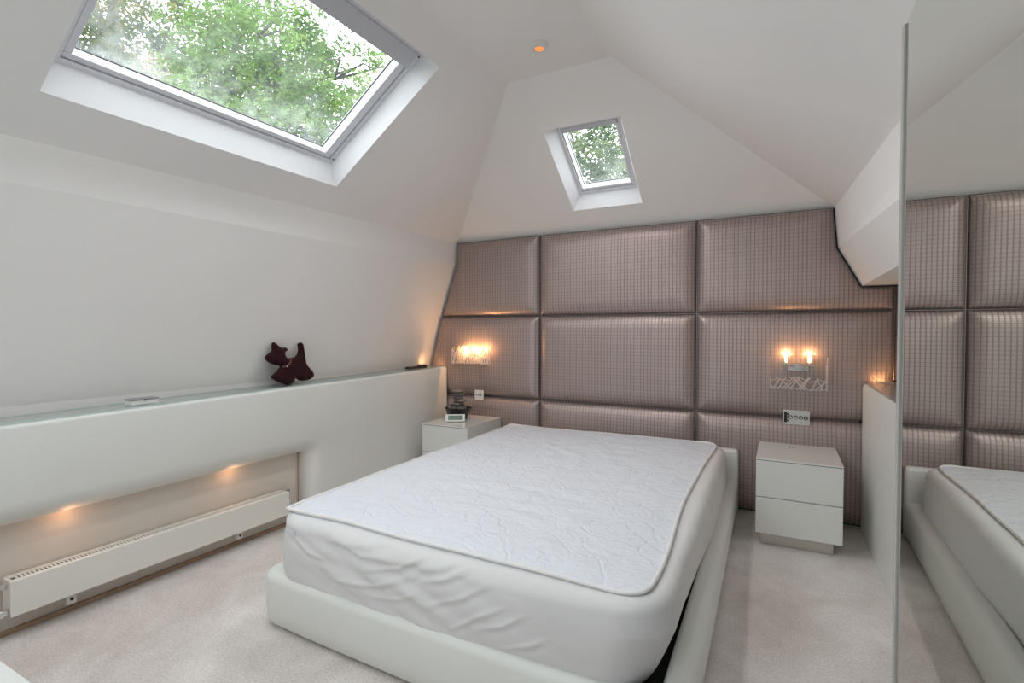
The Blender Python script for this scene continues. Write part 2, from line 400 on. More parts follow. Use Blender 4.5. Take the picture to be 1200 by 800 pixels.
# rear wall with an unseen window added as a fill light opening
WB = (-1.75, -.65, 1.25, 1.95)
bm = bmesh.new()
poly_holes(bm, V((0, YR, 0)), X, Z, [(-3.3, 0), (1.05, 0), (1.05, 1.6), (.45, 1.6), (.45, 2.06), (-.897, ZC), (-1.575, ZC), (-2.78, 2.03), (-3.1, .9), (-3.3, .9)],
           [[(WB[0], WB[2]), (WB[1], WB[2]), (WB[1], WB[3]), (WB[0], WB[3])]])
struct('wall_rear', bm, M['plaster'])
bm = bmesh.new()
for x0, x1, z0, z1 in ((WB[0], WB[0]+.06, WB[2], WB[3]), (WB[1]-.06, WB[1], WB[2], WB[3]), (-1.23, -1.17, WB[2], WB[3]), (WB[0], WB[1], WB[2], WB[2]+.06), (WB[0], WB[1], WB[3]-.06, WB[3])):
    box(bm, x0, x1, YR-.07, YR-.01, z0, z1, .004)
wr = struct('window_added_rear', bm, M['frame_white'])
bm = bmesh.new(); box(bm, WB[0]+.05, WB[1]-.05, YR-.045, YR-.039, WB[2]+.05, WB[3]-.05)
obj('pane', bm, M['clear'], wr)

# ------------------------------------------------------------------ skylights
def skylight(name, O, A, B, Nn, op, fr, gl, depth, label, panemat, top_bar=True, offn=.12, bar=1):
    """A = horizontal, B = up the slope, Nn = outwards"""
    a0, a1, b0, b1 = op
    # lining (reveal) flares from the frame to the opening
    bm = bmesh.new()
    fa0, fa1, fb0, fb1 = fr
    lo = [O + A*a + B*b for a, b in ((a0, b0), (a1, b0), (a1, b1), (a0, b1))]
    hi = [O + A*a + B*b + Nn*offn for a, b in ((fa0, fb0), (fa1, fb0), (fa1, fb1), (fa0, fb1))]
    for i in range(4):
        j = (i+1) % 4
        face(bm, [lo[i], lo[j], hi[j], hi[i]])
        face(bm, [hi[i], hi[j], hi[j] + (hi[j]-lo[j])*.6, hi[i] + (hi[i]-lo[i])*.6])
    root = obj(name, bm, M['lining'], None); root['kind'] = 'structure'
    # fixed frame: four bars around, inside face at offn
    bm = bmesh.new(); w = .022; d0, d1 = offn - .002, offn + .10
    for r_ in ((fa0, fa1, fb0, fb0+w), (fa0, fa1, fb1-w, fb1), (fa0, fa0+w, fb0+w, fb1-w), (fa1-w, fa1, fb0+w, fb1-w)):
        frame_box(bm, O, A, B, Nn, *r_, d0, d1, .002)
    obj('window_frame', bm, M['frame_white'], root)
    # sash, set a little inside
    g0, g1, h0, h1 = gl
    s0, s1, t0, t1 = fa0+w+.004, fa1-w-.004, fb0+w+.004, fb1-w-.004
    bm = bmesh.new(); d0, d1 = offn + .008, offn + .075
    for r_ in ((s0, s1, t0, h0), (s0, s1, h1, t1), (s0, g0, h0, h1), (g1, s1, h0, h1)):
        frame_box(bm, O, A, B, Nn, *r_, d0, d1, .004)
    sash = obj('sash', bm, M['frame_white'], root)
    # dark rubber gasket line round the glass
    bm = bmesh.new(); e = .004; q0, q1 = offn+.060, offn+.066
    for r_ in ((g0, g1, h0, h0+e), (g0, g1, h1-e, h1), (g0, g0+e, h0+e, h1-e), (g1-e, g1, h0+e, h1-e)):
        frame_box(bm, O, A, B, Nn, *r_, q0, q1)
    obj('gasket', bm, M['black'], root)
    bm = bmesh.new(); frame_box(bm, O, A, B, Nn, g0-.005, g1+.005, h0-.005, h1+.005, offn+.064, offn+.068)
    obj('pane', bm, panemat, root)
    if top_bar:   # grey ventilation bar across the top of the sash
        bm = bmesh.new(); frame_box(bm, O, A, B, Nn, s0, s1, h1-.012*bar, t1+.006, offn-.014*bar, offn+.010, .004)
        obj('control_bar', bm, M['frame_grey'], root)
    # small latch screws
    bm = bmesh.new()
    for a_, b_ in (((fa1-.010, fb0+.035), (fa1-.010, fb1-.03)) if bar == 1 else ((fa0+.01, fb1-.01),)):
        c = O + A*a_ + B*b_ + Nn*(offn-.002); cyl(bm, c, c - Nn*.004, .005, n=10)
    obj('screw', bm, M['black'], root)
    return root
skylight('window_1', OL, Y, aL, nL, LO, (.945, 2.352, .262, 1.150), (1.000, 2.275, .315, 1.040), .12, '', M['pane'])
skylight('window_2', OE, X, aE, nE, SO, (-1.418, -.968, .286, .895), (-1.388, -1.015, .335, .845), .12, '', M['pane_small'], offn=.11, bar=.6)
skylight('window_added_right', OR, Y, aR, nR, QO_, (-1.41, .51, .45, 1.15), (-1.36, .46, .50, 1.06), .12, '', M['pane'])
skylight('window_added_left', OL, Y, aL, nL, RO, (-1.46, .16, .26, 1.13), (-1.41, .11, .32, 1.04), .12, '', M['pane'])

# ------------------------------------------------------------------ padded wall panels
from mathutils.geometry import delaunay_2d_cdt
def dist_seg(p, a, b):
    ab = b-a; t = max(0, min(1, (p-a).dot(ab)/max(ab.dot(ab), 1e-12))); return (p-(a+ab*t)).length
def inside(p, P):
    c = False; j = len(P)-1
    for i in range(len(P)):
        if (P[i].y > p.y) != (P[j].y > p.y) and p.x < (P[j].x-P[i].x)*(p.y-P[i].y)/(P[j].y-P[i].y)+P[i].x: c = not c
        j = i
    return c
def inset_poly(P, d):
    n = len(P); out = []
    for i in range(n):
        a, b, c = V(P[i-1]), V(P[i]), V(P[(i+1) % n])
        e1 = (b-a).normalized(); e2 = (c-b).normalized()
        n1 = V((-e1.y, e1.x)); n2 = V((-e2.y, e2.x))
        k = 1 + n1.dot(n2)
        out.append(b + (n1+n2)*(d/k))
    return out
def densify(P, step):
    out = []
    for i in range(len(P)):
        a, b = V(P[i]), V(P[(i+1) % len(P)]); n = max(1, int((b-a).length/step))
        for k in range(n): out.append((a + (b-a)*k/n, i, k/n))
    return out
def panel(name, P, label, hgt=.078, roll=.10, group='padded panels of the head wall'):
    """P: counter-clockwise outline in (x, z)"""
    P = [V(p) for p in P]
    gap = .004; base = inset_poly(P, gap)
    cx = sum(p.x for p in base)/len(base); cz = min(p.y for p in base)
    bnd = [q for q, _, _ in densify(base, .03)]; nb = len(bnd)
    def dist(p): return min(dist_seg(p, base[i-1], base[i]) for i in range(len(base)))
    pts = []
    for d in (.003, .007, .013, .021, .032, .046, .064, .086):
        if d > roll: break
        for q, _, _ in densify(inset_poly(base, d), .03):
            if inside(q, base) and dist(q) > d*.96: pts.append(q)
    zz_ = min(p.y for p in base)
    while zz_ < max(p.y for p in base):
        xx_ = min(p.x for p in base)
        while xx_ < max(p.x for p in base):
            q = V((xx_, zz_))
            if inside(q, base) and dist(q) > .10: pts.append(q)
            xx_ += .035
        zz_ += .035
    vs_, _, fs_, _, _, _ = delaunay_2d_cdt(bnd + pts, [(i, (i+1) % nb) for i in range(nb)], [], 1, 1e-6)
    bm = bmesh.new(); vv = []
    for p in vs_:
        d = dist(p); t = min(1, d/roll); u = min(1, d/.33)
        h = hgt*(.14 + .62*math.sqrt(max(0, 1-(1-t)**2)) + .24*math.sqrt(max(0, 1-(1-u)**2))) if d > 1e-4 else hgt*.10
        vv.append(bm.verts.new((p.x, D-h, p.y)))
    for f in fs_: bm.faces.new([vv[i] for i in f])
    back = [bm.verts.new((p.x, D, p.y)) for p in bnd]
    for i in range(nb): bm.faces.new((vv[i], vv[(i+1) % nb], back[(i+1) % nb], back[i]))
    o = obj(name, bm, M['satin_panel'], None, True, True, loc=(cx, D, cz))
    tag(o, label, 'wall panel', group)
    return o
c0, c1, c2 = -1.832, -.566, .621
r1, r2 = .693, 1.410
top = 2.094
panel('padded_wall_panel', [(c0, r2), (c0, top), (-2.680, top), (-2.688, 1.885), (-2.855, r2)], 'taupe padded panel with a slanted left side, in the top left corner of the head wall')
panel('padded_wall_panel', [(c1, r2), (c1, top), (c0, top), (c0, r2)], 'wide taupe padded panel under the small skylight, middle of the top row')
panel('padded_wall_panel', [(c2, r2), (c2, 1.568), (.444, 1.568), (.308, 1.829), (.286, top), (c1, top), (c1, r2)], 'taupe padded panel cut away at its upper right around the white sloping bulkhead')
panel('padded_wall_panel', [(c0, r1), (c0, r2), (-2.858, r2), (-2.975, .965), (-2.975, r1)], 'taupe padded panel behind the glowing left wall light')
panel('padded_wall_panel', [(c1, r1), (c1, r2), (c0, r2), (c0, r1)], 'wide taupe padded panel in the middle row above the head of the bed')
panel('padded_wall_panel', [(c2, r1), (c2, r2), (c1, r2), (c1, r1)], 'taupe padded panel behind the right wall light with two bulbs')
panel('padded_wall_panel', [(c0, .01), (c0, r1), (-2.88, r1), (-2.88, .01)], 'low taupe padded panel behind the left bedside cabinet')
panel('padded_wall_panel', [(c1, .01), (c1, r1), (c0, r1), (c0, .01)], 'low taupe padded panel directly behind the mattress')
panel('padded_wall_panel', [(c2, .01), (c2, r1), (c1, r1), (c1, .01)], 'low taupe padded panel behind the right bedside cabinet')
panel('padded_wall_panel', [(.99, r2), (.99, 1.568), (c2, 1.568), (c2, r2)], 'narrow taupe padded strip under the soffit, just left of the mirror edge', roll=.07)
panel('padded_wall_panel', [(.99, .965), (.99, r2), (c2, r2), (c2, .965)], 'narrow dark padded panel above the right ledge, beside the mirror edge')
# thin metal strips in the seams
def strip(name, x0, x1, z0, z1):
    bm = bmesh.new(); box(bm, x0, x1, D-.010, D, z0, z1); return struct(name, bm, M['trim'])
strip('trim_1', -2.85, .98, r2-.0018, r2+.0018)
strip('trim_2', -2.75, .44, r1-.0018, r1+.0018)
for k, (x, z0, z1) in enumerate(((c0, .02, 2.08), (c1, .02, 2.08), (c2, .97, 1.56))):
    strip('trim_%d' % (3+k), x-.0018, x+.0018, z0, z1)

# ------------------------------------------------------------------ left ledge in white leather
LX = -2.76
def ztop(y): return .9 + (y-.843)*(.947-.9)/(4-.843)
led = thing('padded_ledge', 'long white leather ledge along the left wall with a recess for the radiator', 'ledge', (LX, 2.0, 0))
bm = bmesh.new()
zb = .477; ye = 2.375; R_ = .10      # opening: below zb, before ye
rc = .03
path = [(YR+.01, zb, (0, 1))]
yy = YR+.01
while yy < ye-rc-.12: yy += .12; path.append((yy, zb, (0, 1)))
for k in range(0, 9):
    a = PI/2 - k/8*PI/2; path.append((ye-rc+rc*math.cos(a), zb-rc+rc*math.sin(a), (math.cos(a), math.sin(a))))
zz = zb-rc
while zz > .06: zz -= .06; path.append((ye, max(zz, 0), (1, 0)))
if path[-1][1] > 0: path.append((ye, 0, (1, 0)))
prof = [(0, -2.885)] + [(0, LX-R_-.02)] + [(R_*(1-math.cos(t)), LX-R_+R_*math.sin(t)) for t in [k/8*PI/2 for k in range(9)]]
cols = []
for (py, pz, nn) in path:
    col = [bm.verts.new((x, py+nn[0]*d, pz+nn[1]*d)) for d, x in prof]
    # out to the top / the far end, then over the rounded top edge
    if nn == (0, 1): ty, tz, dz = py, ztop(py), 1
    elif nn == (1, 0): ty, tz, dz = 3.917, pz, 0
    else:
        a = math.atan2(nn[1], nn[0])/(PI/2)          # 1 -> 0 round the corner
        if a > .5: ty, tz, dz = lerp(py, 3.917, (1-a)*2), None, 1; tz = ztop(ty)
        else: ty, tz, dz = 3.917, ztop(3.917)*a*2*1.0 + pz*(1-a*2), 0 if a < .49 else 1
    if dz:
        for k in range(0, 5):
            t = k/4*PI/2; col.append(bm.verts.new((LX-.018+.018*math.cos(t), ty, tz-.018+.018*math.sin(t))))
        col.append(bm.verts.new((-2.975, ty, tz)))
    else:
        for k in range(0, 5): col.append(bm.verts.new((LX - .0001*k, 3.917, tz)))
        col.append(bm.verts.new((LX-.001, 3.917, tz)))
    cols.append(col)
for A_, B_ in zip(cols, cols[1:]):
    for i in range(len(A_)-1): bm.faces.new((A_[i], B_[i], B_[i+1], A_[i+1]))
# far end cap piece of the top
bmesh.ops.remove_doubles(bm, verts=bm.verts, dist=.0012)
o = obj('upholstered_front', bm, M['leather'], led); autosmooth(o, 30)
# glass shelf lying on top
bm = bmesh.new(); n = 20
def slab(bm, x0, x1, y0, y1, zf, th, n=20, mi=0, me=1):
    R0 = []
    for j in range(n+1):
        y = lerp(y0, y1, j/n); z = zf(y)+.0015
        R0.append([bm.verts.new(p) for p in ((x0, y, z), (x1, y, z), (x1, y, z+th), (x0, y, z+th))])
    for A_, B_ in zip(R0, R0[1:]):
        for i in range(4):
            f = bm.faces.new((A_[i], B_[i], B_[(i+1) % 4], A_[(i+1) % 4])); f.material_index = me if i in (1, 3) else mi
    for f in (bm.faces.new(R0[0][::-1]), bm.faces.new(R0[-1])): f.material_index = me
slab(bm, -2.968, LX-.014, YR+.03, 3.92, ztop, .008)
obj('glass_top', bm, [M['shelf_glass'], M['edge_glass']], led)
# lamps under the ledge
def zled(y): return ztop(y) + .0095
for y in (1.09, 1.87):
    bm = bmesh.new(); cyl(bm, (-2.868, y, zb-.0008), (-2.868, y, zb+.004), .014, n=20); obj('recess_lamp', bm, M['warm_led'], led)
def spot(name, loc, e, col, r=.02, ang=None, rot=None, blend=.6):
    ld = bpy.data.lights.new(name, 'SPOT' if ang else 'POINT'); ld.energy = e; ld.color = col; ld.shadow_soft_size = r
    if ang: ld.spot_size = ang; ld.spot_blend = blend
    o = bpy.data.objects.new(name, ld); link(o); o.location = loc
    if rot: o.rotation_euler = rot
    return o
for y in (.35, 1.09, 1.87):
    spot('recess_lamp_light', (-2.815, y, zb-.03), .15, (1, .50, .24), .03)

# radiator
rad = thing('radiator', 'long low white wall radiator in the recess under the left ledge', 'radiator', (-2.83, 1.54, .1))
bm = bmesh.new(); ry0, ry1, rz0, rz1 = .872, 2.212, .105, .255; rx0, rx1 = -2.872, -2.785
box(bm, rx1-.012, rx1, ry0, ry1, rz0, rz1, .004)
obj('front_panel', bm, M['rad_white'], rad)
bm = bmesh.new()
box(bm, rx0, rx1-.012, ry0+.002, ry0+.014, rz0+.01, rz1-.002, .002)
box(bm, rx0, rx1-.012, ry1-.014, ry1-.002, rz0+.01, rz1-.002, .002)
box(bm, rx0, rx0+.01, ry0+.014, ry1-.014, rz0+.01, rz1-.002)
obj('casing', bm, M['rad_white'], rad)
bm = bmesh.new(); box(bm, rx0+.01, rx1-.012, ry0+.014, ry1-.014, rz1-.03, rz1-.026)
obj('fin_core', bm, M['rad_slot'], rad)
bm = bmesh.new()
box(bm, rx0+.01, rx0+.028, ry0+.014, ry1-.014, rz1-.008, rz1-.002)
box(bm, rx1-.026, rx1-.012, ry0+.014, ry1-.014, rz1-.008, rz1-.002)
y = ry0+.03
while y < ry1-.03:
    box(bm, rx0+.028, rx1-.026, y, y+.0065, rz1-.008, rz1-.002); y += .0145
obj('grille', bm, M['rad_white'], rad)
for y in (1.09, 1.90):
    bm = bmesh.new()
    box(bm, -2.845, -2.825, y-.018, y+.018, .052, .112, .002)
    box(bm, -2.884, -2.845, y-.014, y+.014, .062, .082, .002)
    br = obj('bracket', bm, M['rad_white'], rad)
    bm = bmesh.new(); cyl(bm, (-2.8249, y, .074), (-2.8215, y, .074), .0065, n=12); obj('bolt', bm, M['black'], br)
bm = bmesh.new()
cyl(bm, (-2.835, 2.214, .235), (-2.835, 2.235, .235), .012); cyl(bm, (-2.835, 2.245, .215), (-2.835, 2.245, .252), .014)
cyl(bm, (-2.835, 2.245, .02), (-2.835, 2.245, .215), .010); cyl(bm, (-2.835, 2.245, .12), (-2.835, 2.245, .20), .0155, n=16)
o = obj('valve', bm, M['chrome'], rad, ); autosmooth(o)
bm = bmesh.new()
cyl(bm, (-2.82, .87, .122), (-2.82, .80, .118), .013); cyl(bm, (-2.82, .855, .12), (-2.82, .835, .12), .019, n=16)
cyl(bm, (-2.82, .81, .12), (-2.82, .81, .015), .009)
o = obj('valve', bm, M['chrome'], rad); autosmooth(o)
bm = bmesh.new(); box(bm, -2.84, -2.822, .855, .870, .218, .236, .002); obj('end_clip', bm, M['satin'], rad)
bm = bmesh.new(); tube(bm, [(-2.874, 2.352, z) for z in (.0, .15, .3, .45, .54)], .0035, 8)
o = obj('pipe_cable', bm, M['tan'], None, True); tag(o, 'thin brown cable running up the recess beside the radiator', 'cable')
bm = bmesh.new(); box(bm, -2.884, -2.872, YR+.01, 2.37, 0, .022, .002); struct('baseboard_left', bm, M['tan'])

# ------------------------------------------------------------------ right low wall with ledge
bm = bmesh.new()
rp = [(.452, 3.918), (.462, 2.9), (.478, 1.3), (.49, YR)]
def lowprof(x): return [(x+.004, 0), (x, .02), (x, .925), (x+.006, .943), (x+.022, .951), (x+.03, .952), (.99, .952)]
rows = [[bm.verts.new((px, y, pz)) for px, pz in lowprof(x)] for x, y in rp]
for A_, B_ in zip(rows, rows[1:]):
    for i in range(len(A_)-1): bm.faces.new((A_[i], B_[i], B_[i+1], A_[i+1]))
bm.faces.new([v for v in rows[0]] + [bm.verts.new((.99, rp[0][1], 0))])
lo = obj('low_wall', bm, M['leather'], None, loc=(.5, 2, 0)); autosmooth(lo, 30); lo['kind'] = 'structure'; lo.name = 'wall_right_low'
bm = bmesh.new(); box(bm, .455, .985, YR+.05, 3.93, .9535, .962, .001, 1)
sh = obj('glass_shelf', bm, M['shelf_glass']); tag(sh, 'glass shelf on top of the low white wall beside the mirror', 'shelf')
for x_, y_, z_, w_, e_ in ((.60, 3.845, .9675, .16, .34), (-2.93, 3.80, .959, .022, .15)):
    ld = bpy.data.lights.new('ledge_lamp_light', 'AREA'); ld.shape = 'RECTANGLE'; ld.size = w_; ld.size_y = .010; ld.energy = e_; ld.color = (1, .48, .18)
    o_ = bpy.data.objects.new('ledge_lamp_light', ld); link(o_); o_.location = (x_, y_, z_); o_.rotation_euler = (math.radians(180-35), 0, 0)
for x_, z_, w_, y_, lb in ((.60, .9625, .08, 3.845, 'slim warm light strip on the right ledge against the padded head wall'), (-2.93, .9540, .012, 3.80, 'tiny warm uplight on the left ledge behind the black remote')):
    bm = bmesh.new(); box(bm, x_-w_, x_+w_, y_-.006, y_+.006, z_, z_+.004, .001, 1)
    o_ = obj('uplight', bm, M['satin'], loc=(x_, y_, z_)); tag(o_, lb, 'uplight', 'ledge uplights')
# ------------------------------------------------------------------ mirror doors
mt = thing('mirrored_door', 'tall mirrored wardrobe door at the right, reflecting the bed and the padded wall', 'mirror door', (.2, .7, 0))
bm = bmesh.new(); box(bm, .205, .225, .10, 1.213, .0, 1.862); obj('backing', bm, M['frame_grey'], mt)
bm = bmesh.new(); box(bm, .2, .2045, .10, 1.213, .012, 1.862); obj('mirror_glass', bm, M['mirror'], mt)
bm = bmesh.new(); box(bm, .196, .227, 1.2135, 1.231, 0, 1.865, .002); obj('edge_stile', bm, M['stile'], mt)
m2 = thing('mirrored_door', 'mirrored wardrobe door nearer the rear wall, beside the first one', 'mirror door', (.2, -.5, 0))
bm = bmesh.new(); box(bm, .2, .225, -1.15, .096, .0, 1.862); obj('mirror_glass', bm, M['mirror'], m2)

# ------------------------------------------------------------------ bedside cabinets
def cabinet(x0, x1, y0, y1, label):
    t = thing('bedside_cabinet', label, 'bedside cabinet', ((x0+x1)/2, (y0+y1)/2, 0), 'bedside cabinets')
    bm = bmesh.new(); box(bm, x0, x1, y0+.02, y1, .072, .510, .002); obj('body', bm, M['gloss'], t)
    bm = bmesh.new(); box(bm, x0-.001, x1+.001, y0, y1, .5115, .5205, .0015); obj('glass_top', bm, M['gloss'], t)
    for z0, z1 in ((.072, .287), (.2915, .508)):
        bm = bmesh.new(); box(bm, x0, x1, y0, y0+.0185, z0, z1, .002); obj('drawer', bm, M['gloss'], t)
    bm = bmesh.new(); box(bm, x0+.026, x1-.042, y0+.03, y1-.02, 0, .0715, .001); obj('plinth', bm, M['steel'], t)
    bm = bmesh.new(); box(bm, x0+.004, x1-.004, y0+.004, y1-.004, .5085, .5118); obj('shadow_joint', bm, M['dark_gap'], t)
    return t
cr = cabinet(-.136, .308, 3.39, 3.917, 'white gloss bedside cabinet with two drawers, standing beside the low wall')
bm = bmesh.new(); box(bm, .035, .075, 3.80, 3.808, .5205, .5225); obj('cable_slot', bm, M['black'], cr)
cl = cabinet(-2.625, -2.185, 3.375, 3.917, 'white gloss bedside cabinet carrying the black pebble fountain and the clock')

# ------------------------------------------------------------------ bed
bed = thing('bed', 'low double bed frame upholstered in white leather with a short headboard', 'bed', (-1.15, 2.7, 0))
def sweep_rail(pts, prof, name, m=M['leather']):
    """pts: list of (x, y, outward normal (nx, ny)); prof: closed list (o, z) o = outward offset"""
    bm = bmesh.new(); rows = []
    for x, y, (nx, ny) in pts: rows.append([bm.verts.new((x+nx*o, y+ny*o, z)) for o, z in prof])
    k = len(prof)
    for A_, B_ in zip(rows, rows[1:]):
        for i in range(k): bm.faces.new((A_[i], A_[(i+1) % k], B_[(i+1) % k], B_[i]))
    bm.faces.new(rows[0][::-1]); bm.faces.new(rows[-1])
    o = obj(name, bm, m, bed); autosmooth(o, 40); return o
H_, W_ = .245, .085
def arc(cx, cz, r, a0, a1, n): return [(cx + r*math.cos(math.radians(a0+(a1-a0)*i/n)), cz + r*math.sin(math.radians(a0+(a1-a0)*i/n))) for i in range(n+1)]
rprof = [(-W_+.01, .012), (-.022, .012), (-.008, .03), (.0, .09), (.0, .14)] + arc(-.040, H_-.045, .040, 10, 90, 7) + [(-W_+.03, H_-.006)] + arc(-W_+.022, H_-.028, .022, 90, 180, 4)
foot = []
xr_n, xr_f, xl_n, xl_f, yf = -.222, -.268, -2.022, -2.055, 1.405
q = .09
foot.append((xr_f, 3.865, (1, 0))); 
for k in range(1, 8): foot.append((lerp(xr_f, xr_n, k/8), lerp(3.865, yf, k/8), (1, 0)))
for k in range(7):
    a = math.radians(0 - 90*k/6); foot.append((xr_n-q+q*math.cos(a), yf+q+q*math.sin(a), (math.cos(a), math.sin(a))))
for k in range(1, 8): foot.append((lerp(xr_n-q, xl_n+q, k/8), yf + .025*(k/8), (0, -1)))
for k in range(7):
    a = math.radians(-90 - 90*k/6); foot.append((xl_n+q+q*math.cos(a), yf+.03+q+q*math.sin(a), (math.cos(a), math.sin(a))))
for k in range(1, 9): foot.append((lerp(xl_n, xl_f, k/8), lerp(yf+q+.03, 3.865, k/8), (-1, 0)))
sweep_rail(foot, rprof, 'rail_surround')
sweep_rail(foot, [(-W_-.004, .03), (-W_+.012, .03), (-W_+.012, H_-.05), (-W_+.004, H_-.02), (-W_-.004, H_-.03)], 'inner_lining', M['black_base'])
bm = bmesh.new(); box(bm, -2.06, -.268, 3.855, 3.935, .012, .452, .022, 4); o = obj('headboard', bm, M['leather'], bed); autosmooth(o, 40)
bm = bmesh.new(); box(bm, -1.965, -.306, 1.50, 3.85, .03, .180, .004); obj('slatted_base', bm, M['black_base'], bed)
bm = bmesh.new()
bm.free()
for x, y in ((-1.9, 1.6), (-.45, 1.6), (-1.9, 3.75), (-.45, 3.75)):
    bm = bmesh.new(); box(bm, x-.05, x+.05, y-.05, y+.05, 0, .03, .003); obj('foot', bm, M['black'], bed)

# mattress
mat_t = thing('mattress', 'thick white mattress in a fitted cover, resting in the white leather bed', 'mattress', (-1.15, 2.65, .18))
CN = {'nl': (-1.955, 1.452), 'nr': (-.275, 1.432), 'fr': (-.335, 3.835), 'fl': (-2.065, 3.835)}
def bil(u, v):
    a = V(CN['nl']).lerp(V(CN['nr']), u); b = V(CN['fl']).lerp(V(CN['fr']), u); return a.lerp(b, v)
WM, LM = 1.70, 2.40
def ring_uv(ins, rad_, n_per=44):
    """rounded rectangle in real lengths, returned as (u, v) with inset"""
    pts = []
    r = max(rad_ - ins, .012)
    x0, x1, y0, y1 = ins, WM-ins, ins, LM-ins
    segs = []
    def line(ax, ay, bx, by, n):
        for k in range(n): pts.append((lerp(ax, bx, k/n), lerp(ay, by, k/n)))
    def arcp(cx, cy, a0, n):
        for k in range(n):
            a = math.radians(a0 + 90*k/n); pts.append((cx+r*math.cos(a), cy+r*math.sin(a)))
    line(x0+r, y0, x1-r, y0, 200); arcp(x1-r, y0+r, -90, 10)
    line(x1, y0+r, x1, y1-r, 70); arcp(x1-r, y1-r, 0, 10)
    line(x1-r, y1, x0+r, y1, 40); arcp(x0+r, y1-r, 90, 10)
    line(x0, y1-r, x0, y0+r, 60); arcp(x0+r, y0+r, 180, 10)
    return [(x/WM, y/LM) for x, y in pts]
ZB, ZT = .185, .500
def top_z(u, v):
    x, y = u*WM, v*LM
    z = ZT + .004*math.sin(3*x+1)*math.sin(2.3*y)
    z -= .030*math.exp(-((v)/.03)**2) * math.sin(PI*min(1, max(0, (u-.02)/.96)))**.6     # the foot edge sags in its middle
    z -= .008*v
    z += .006*(noise.noise(V((x*2.2, y*2.2, 3)))) + .0035*noise.noise(V((x*6, y*6, 8)))
    return z
def side_disp(x, y, z, u, v):
    """folds of the fitted cover, strongest on the foot side, running down from the piping"""
    d = 0
    if v < .12:
        s = u*WM
        env = math.exp(-((u-.38)/.25)**2)
        ph = (s*1.0 + (z-.35)*3.2*(1 if u < .5 else .8))
        d += .0075*env*noise.noise(V((s*3.0 - (z-.2)*5, (z)*22 + s*7.0, 1.5)))*1.6
        d += .003*noise.noise(V((s*5, z*18, 4)))
    else:
        s = v*LM
        d += .006*noise.noise(V((s*9 + z*6, z*6, 7.7)))
    return d
FOLDS = [[(-1.621, 0.473), (-1.42, 0.424), (-1.188, 0.441), (-1.141, 0.47)], [(-1.585, 0.301), (-1.351, 0.325), (-1.157, 0.404)], [(-1.126, 0.393), (-1.008, 0.432), (-0.897, 0.498)], [(-0.995, 0.262), (-0.898, 0.327), (-0.793, 0.385)], [(-0.898, 0.286), (-0.793, 0.329), (-0.718, 0.379)], [(-1.602, 0.442), (-1.384, 0.464), (-1.235, 0.507), (-1.171, 0.532)], [(-0.793, 0.25), (-0.694, 0.292), (-0.647, 0.322)], [(-1.403, 0.375), (-1.235, 0.416), (-1.126, 0.473)], [(-1.141, 0.433), (-1.037, 0.459), (-0.952, 0.504)], [(-1.352, 0.282), (-1.22, 0.308), (-1.142, 0.352)], [(-1.802, 0.425), (-1.701, 0.38), (-1.622, 0.369)], [(-1.111, 0.31), (-0.952, 0.38), (-0.844, 0.447)]]
def fold(P, x, z):
    best = 9; tt = 0
    for i in range(len(P)-1):
        a, b = V(P[i]), V(P[i+1]); ab = b-a; t = max(0, min(1, (V((x, z))-a).dot(ab)/ab.dot(ab)))
        d = (V((x, z))-(a+ab*t)); 
        if d.length < abs(best): best = d.length*(1 if d.y > 0 else -1); tt = (i+t)/(len(P)-1)
    env = math.sin(PI*max(0, min(1, .12+.76*tt)))
    return env*.50*(.0085*math.exp(-(best/.009)**2) - .0055*math.exp(-((best+.020)/.012)**2))
bm = bmesh.new(); rings = []; Rr = .06
levels = [(.035, ZB), (.014, ZB+.004), (.004, ZB+.02)]
for k in range(1, 61): 
    z = ZB+.02 + (ZT-.045-ZB-.02)*k/60
    levels.append((.002 - .012*math.sin(PI*k/60), z))
for k in range(1, 9):
    a = k/8*PI/2; levels.append((.002 + .045*(1-math.cos(a)), ZT-.045+.045*math.sin(a)))
for ins in (.08, .11): levels.append((ins, ZT))
for ins, zl in levels:
    row = []
    uv = ring_uv(max(ins, 0)+.0, .16)
    for (u, v) in uv:
        p = bil(u, v); c = bil(.5, .5)
        tz = top_z(u, v); z = zl if zl <= ZB+.02 else ZB+.02 + (zl-ZB-.02)*(tz-ZB-.02)/(ZT-ZB-.02)
        # gentle scalloping of the lower hem
        if zl <= ZB+.03: z += .010*noise.noise(V((u*9, v*9, 2)))
        out = V((p.x-c.x, p.y-c.y)); 
        eu, ev = min(u, 1-u)*WM, min(v, 1-v)*LM
        nrm = V(((-1 if u < .5 else 1) if eu < ev else 0, (-1 if v < .5 else 1) if ev <= eu else 0)) if abs(eu-ev) > .08 else V(((-1 if u < .5 else 1)*.7, (-1 if v < .5 else 1)*.7))
        off = -min(ins, 0) + side_disp(p.x, p.y, z, u, v)*(1 if ins < .06 else 0)
        px_, py_ = p.x+nrm.x*off, p.y+nrm.y*off
        if u > .5:                                   # the cover pulls in under the near right corner
            k_ = max(0, 1-v/.6); low = max(0, min(1, (.40-z)/.20))
            px_ -= .088*k_*low*min(1, (u-.5)*2.2); py_ += .03*max(0, 1-v/.1)*low*max(0, (u-.6)*2.5)
        if v < .2:
            f_ = max(0, 1-v/.05)
            if f_ > 0:
                for pl_ in FOLDS: py_ -= fold(pl_, px_, z)*f_
        row.append(bm.verts.new((px_, py_, z)))
    rings.append(row)
for A_, B_ in zip(rings, rings[1:]):
    n = len(A_)
    for i in range(n): bm.faces.new((A_[i], A_[(i+1) % n], B_[(i+1) % n], B_[i]))
bm.faces.new(rings[0][::-1])
o = obj('fitted_cover', bm, M['sheet'], mat_t, True)

